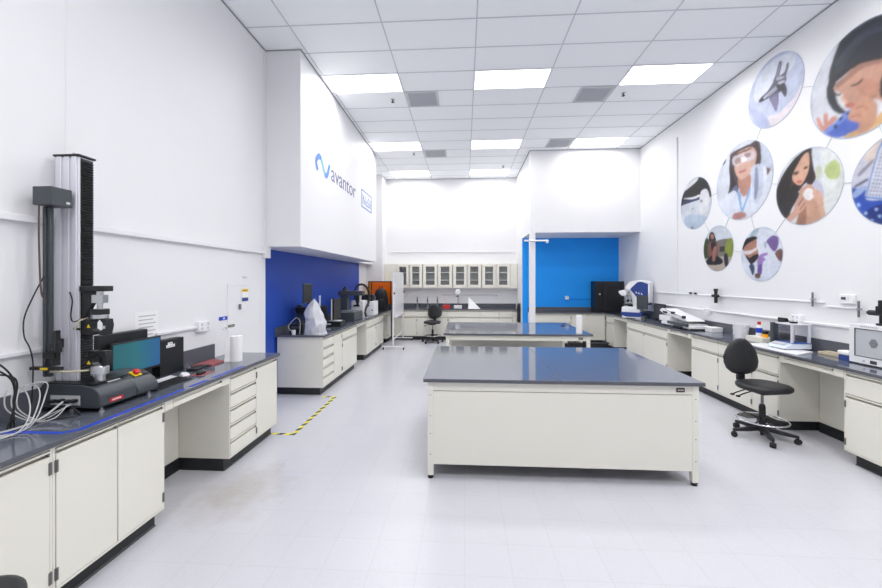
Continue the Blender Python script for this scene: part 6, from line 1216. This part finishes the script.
obj('label_band', G().lathe([(.0385, .05), (.0395, .05), (.0395, .12), (.0385, .12)], (4.29, 5.90, B + .075), 20), 'tapeblue', t)
obj('cap', G().cyl((4.29, 5.90, B + .245), (4.29, 5.90, B + .285), .022), 'red', t)
t = thing('jar', 'small orange jar with dark lid in the cream box', 'jar', (4.27, 5.76, B + .075), world=True)
obj('body', G().cyl((4.27, 5.76, B + .075), (4.27, 5.76, B + .125), .035, n=20), 'orange', t)
obj('lid', G().cyl((4.27, 5.76, B + .125), (4.27, 5.76, B + .165), .036, n=20), 'black', t)
# analytical balance
solo('bench_mat', G().prism([(3.90, 5.62), (4.20, 5.66), (4.27, 5.00), (3.93, 4.80), (3.885, 5.05)], 'xy', B, B + .012), 'white', 'white board lying under the analytical balance', 'board', (4.1, 5.2, B), bevel=.003)
t = thing('analytical_balance', 'pale blue analytical balance with glass draft shield on the right bench', 'balance', (4.12, 5.2, B + .012), world=True)
z = B + .012
obj('base', G().prism([(3.93, z + .012), (4.37, z + .012), (4.37, z + .10), (4.06, z + .10), (3.97, z + .065), (3.93, z + .035)], 'xz', 5.00, 5.36), 'balance', t, bevel=.012)
obj('trim_band', G().box(4.055, 4.372, 4.997, 5.363, z + .094, z + .104), 'bluetrim', t, bevel=.003)
for y in (5.05, 5.31): obj('foot', G().cyl((3.99, y, z), (3.99, y, z + .014), .02).cyl((4.33, y, z), (4.33, y, z + .014), .02), 'black', t)
obj('keypad', G().box(-.045, .03, -.14, .14, 0, .004).move(Matrix.Translation((4.005, 5.18, z + .089)) @ Matrix.Rotation(R(-21), 4, 'Y')), 'lgrey', t)
sh_ = obj('shield_frame', G().box(4.32, 4.36, 5.325, 5.355, z + .104, z + .385).box(4.07, 4.10, 5.01, 5.045, z + .104, z + .385).box(4.32, 4.36, 5.01, 5.045, z + .104, z + .385).box(4.06, 4.37, 5.005, 5.36, z + .385, z + .402), 'alu', t, bevel=.003)
obj('glass', G().box(4.075, 4.079, 5.05, 5.34, z + .104, z + .385).box(4.10, 4.32, 5.02, 5.024, z + .104, z + .385).box(4.08, 4.32, 5.345, 5.349, z + .104, z + .385), 'clear', sh_)
obj('dark_post', G().box(4.03, 4.13, 5.365, 5.43, z + .002, z + .40), 'dgrey', t, bevel=.004)
obj('dark_pane', G().box(4.14, 4.34, 5.37, 5.376, z + .06, z + .375), 'smoke', t)
obj('pan', G().lathe([(.001, .118), (.05, .118), (.05, .122), (.001, .122)], (4.22, 5.19, z), 24).cyl((4.22, 5.19, z + .104), (4.22, 5.19, z + .118), .01), 'steel', t)
obj('top_knob', G().box(4.18, 4.26, 5.14, 5.22, z + .402, z + .43), 'black', t, bevel=.006)
t.location = (4.15, 5.25, B + .012); t.scale = (.78, .74, .80)
solo('wood_strip', G().box(4.285, 4.385, 4.60, 4.96, B, B + .03).box(4.30, 4.37, 4.66, 4.90, B + .03, B + .045), 'tan', 'tan wooden strip lying against the backsplash right of the balance', 'strip', (4.3, 4.8, B), bevel=.004)
t = thing('box', 'navy box with a white tissue pack on it, left of the white box printer', 'box', (4.27, 4.60, B), world=True)
t.location = (4.235, 4.53, B); t.scale = (.85, .8, .8); ORG[t.name] = Vector((4.19, 4.605, B))
obj('body', G().box(4.13, 4.245, 4.53, 4.68, B, B + .075), 'bluebody', t, bevel=.005)
obj('tissue', G().box(4.12, 4.25, 4.52, 4.69, B + .078, B + .135), 'paper', t, bevel=.015)
# white cube shaped 3D printer with clear door
t = thing('box_printer', 'white cube shaped printer with clear door at the right picture edge', 'printer', (4.28, 4.26, B), world=True)
x0, x1, y0, y1, z0, z1 = 4.165, 4.385, 4.02, 4.50, B, B + .42
obj('shell', G().box(x0, x0 + .02, y0, y1, z0 + .015, z0 + .085).box(x0, x0 + .02, y0, y1, z1 - .04, z1).box(x0, x0 + .02, y0, y0 + .055, z0 + .085, z1 - .04).box(x0, x0 + .02, y1 - .055, y1, z0 + .085, z1 - .04).box(x0 + .02, x1, y0, y0 + .012, z0 + .015, z1).box(x0 + .02, x1, y1 - .012, y1, z0 + .015, z1).box(x1 - .012, x1, y0 + .012, y1 - .012, z0 + .015, z1).box(x0 + .02, x1 - .012, y0 + .012, y1 - .012, z0 + .015, z0 + .05).box(x0 + .02, x1 - .012, y0 + .012, y1 - .012, z1 - .015, z1), 'white', t)
for y in (y0 + .05, y1 - .05):
    for x in (x0 + .03, x1 - .03): obj('foot', G().cyl((x, y, z0), (x, y, z0 + .016), .016), 'rubber', t)
dr = obj('door', G().box(x0 + .004, x0 + .008, y0 + .057, y1 - .057, z0 + .087, z1 - .042), 'frost', t)
g = G(); a, b, c_, d_ = y0 + .055, y1 - .055, z0 + .085, z1 - .04
g.box(x0 - .002, x0 + .004, a, b, c_, c_ + .006).box(x0 - .002, x0 + .004, a, b, d_ - .006, d_).box(x0 - .002, x0 + .004, a, a + .006, c_, d_).box(x0 - .002, x0 + .004, b - .006, b, c_, d_)
obj('door_gasket', g, 'ink', dr)
g = G(); yc, zc = 4.255, z0 + .24
for k in range(5):
    w_ = (.022, .036, .042, .036, .024)[k]; zz = zc + .036 - k * .018
    g.box(x0 + .001, x0 + .004, yc - w_, yc + w_, zz - .007, zz + .007)
obj('emblem', g, 'mgrey', dr)
obj('display', G().box(x0 - .002, x0, 4.22, 4.285, z0 + .028, z0 + .062), 'ink', t)
obj('knob', G().cyl((x0, 4.345, z0 + .045), (x0 - .008, 4.345, z0 + .045), .010), 'lgrey', t)
g = G()
for i in range(9): g.box(x0 - .001, x0, 4.37 - i * .019, 4.383 - i * .019, z1 - .022, z1 - .012)
obj('lettering', g, 'inkgrey', t)
obj('build_plate', G().box(x0 + .04, x1 - .03, y0 + .07, y1 - .07, z0 + .10, z0 + .108), 'lgrey', t)
obj('filament_loop', G().tube(bez([(x0 + .03, 4.36, z0 + .115), (x0 + .03, 4.35, z0 + .16), (x0 + .03, 4.28, z0 + .17), (x0 + .03, 4.2, z0 + .155), (x0 + .03, 4.12, z0 + .14), (x0 + .03, 4.2, z0 + .118)], 5), .004), 'cable_b', t)
t.location.y -= .055
t = thing('document_camera', 'black camera on a jointed stand standing on the white box printer', 'camera', (4.30, 4.27, z1), world=True); t.location.y -= .03
obj('base', G().cyl((4.30, 4.27, z1), (4.30, 4.27, z1 + .02), .05), 'black', t)
obj('stem', G().cyl((4.30, 4.29, z1 + .02), (4.30, 4.29, z1 + .12), .014).cyl((4.30, 4.25, z1 + .02), (4.30, 4.25, z1 + .12), .014), 'black', t)
obj('body', G().box(4.27, 4.34, 4.22, 4.32, z1 + .11, z1 + .20), 'black', t, bevel=.008)
obj('barrel', G().cyl((4.30, 4.27, z1 + .17), (4.30, 4.27, z1 + .26), .036), 'black', t)
obj('lens', G().cyl((4.30, 4.32, z1 + .125), (4.30, 4.40, z1 + .125), .028).cyl((4.30, 4.40, z1 + .125), (4.30, 4.42, z1 + .125), .018), 'black', t)
obj('hose', G().tube(bez([(4.30, 4.27, z1 + .26), (4.29, 4.20, z1 + .27), (4.28, 4.13, z1 + .22), (4.28, 4.10, z1 + .12), (4.29, 4.06, z1 + .03)]), .012), 'cable_b', t)
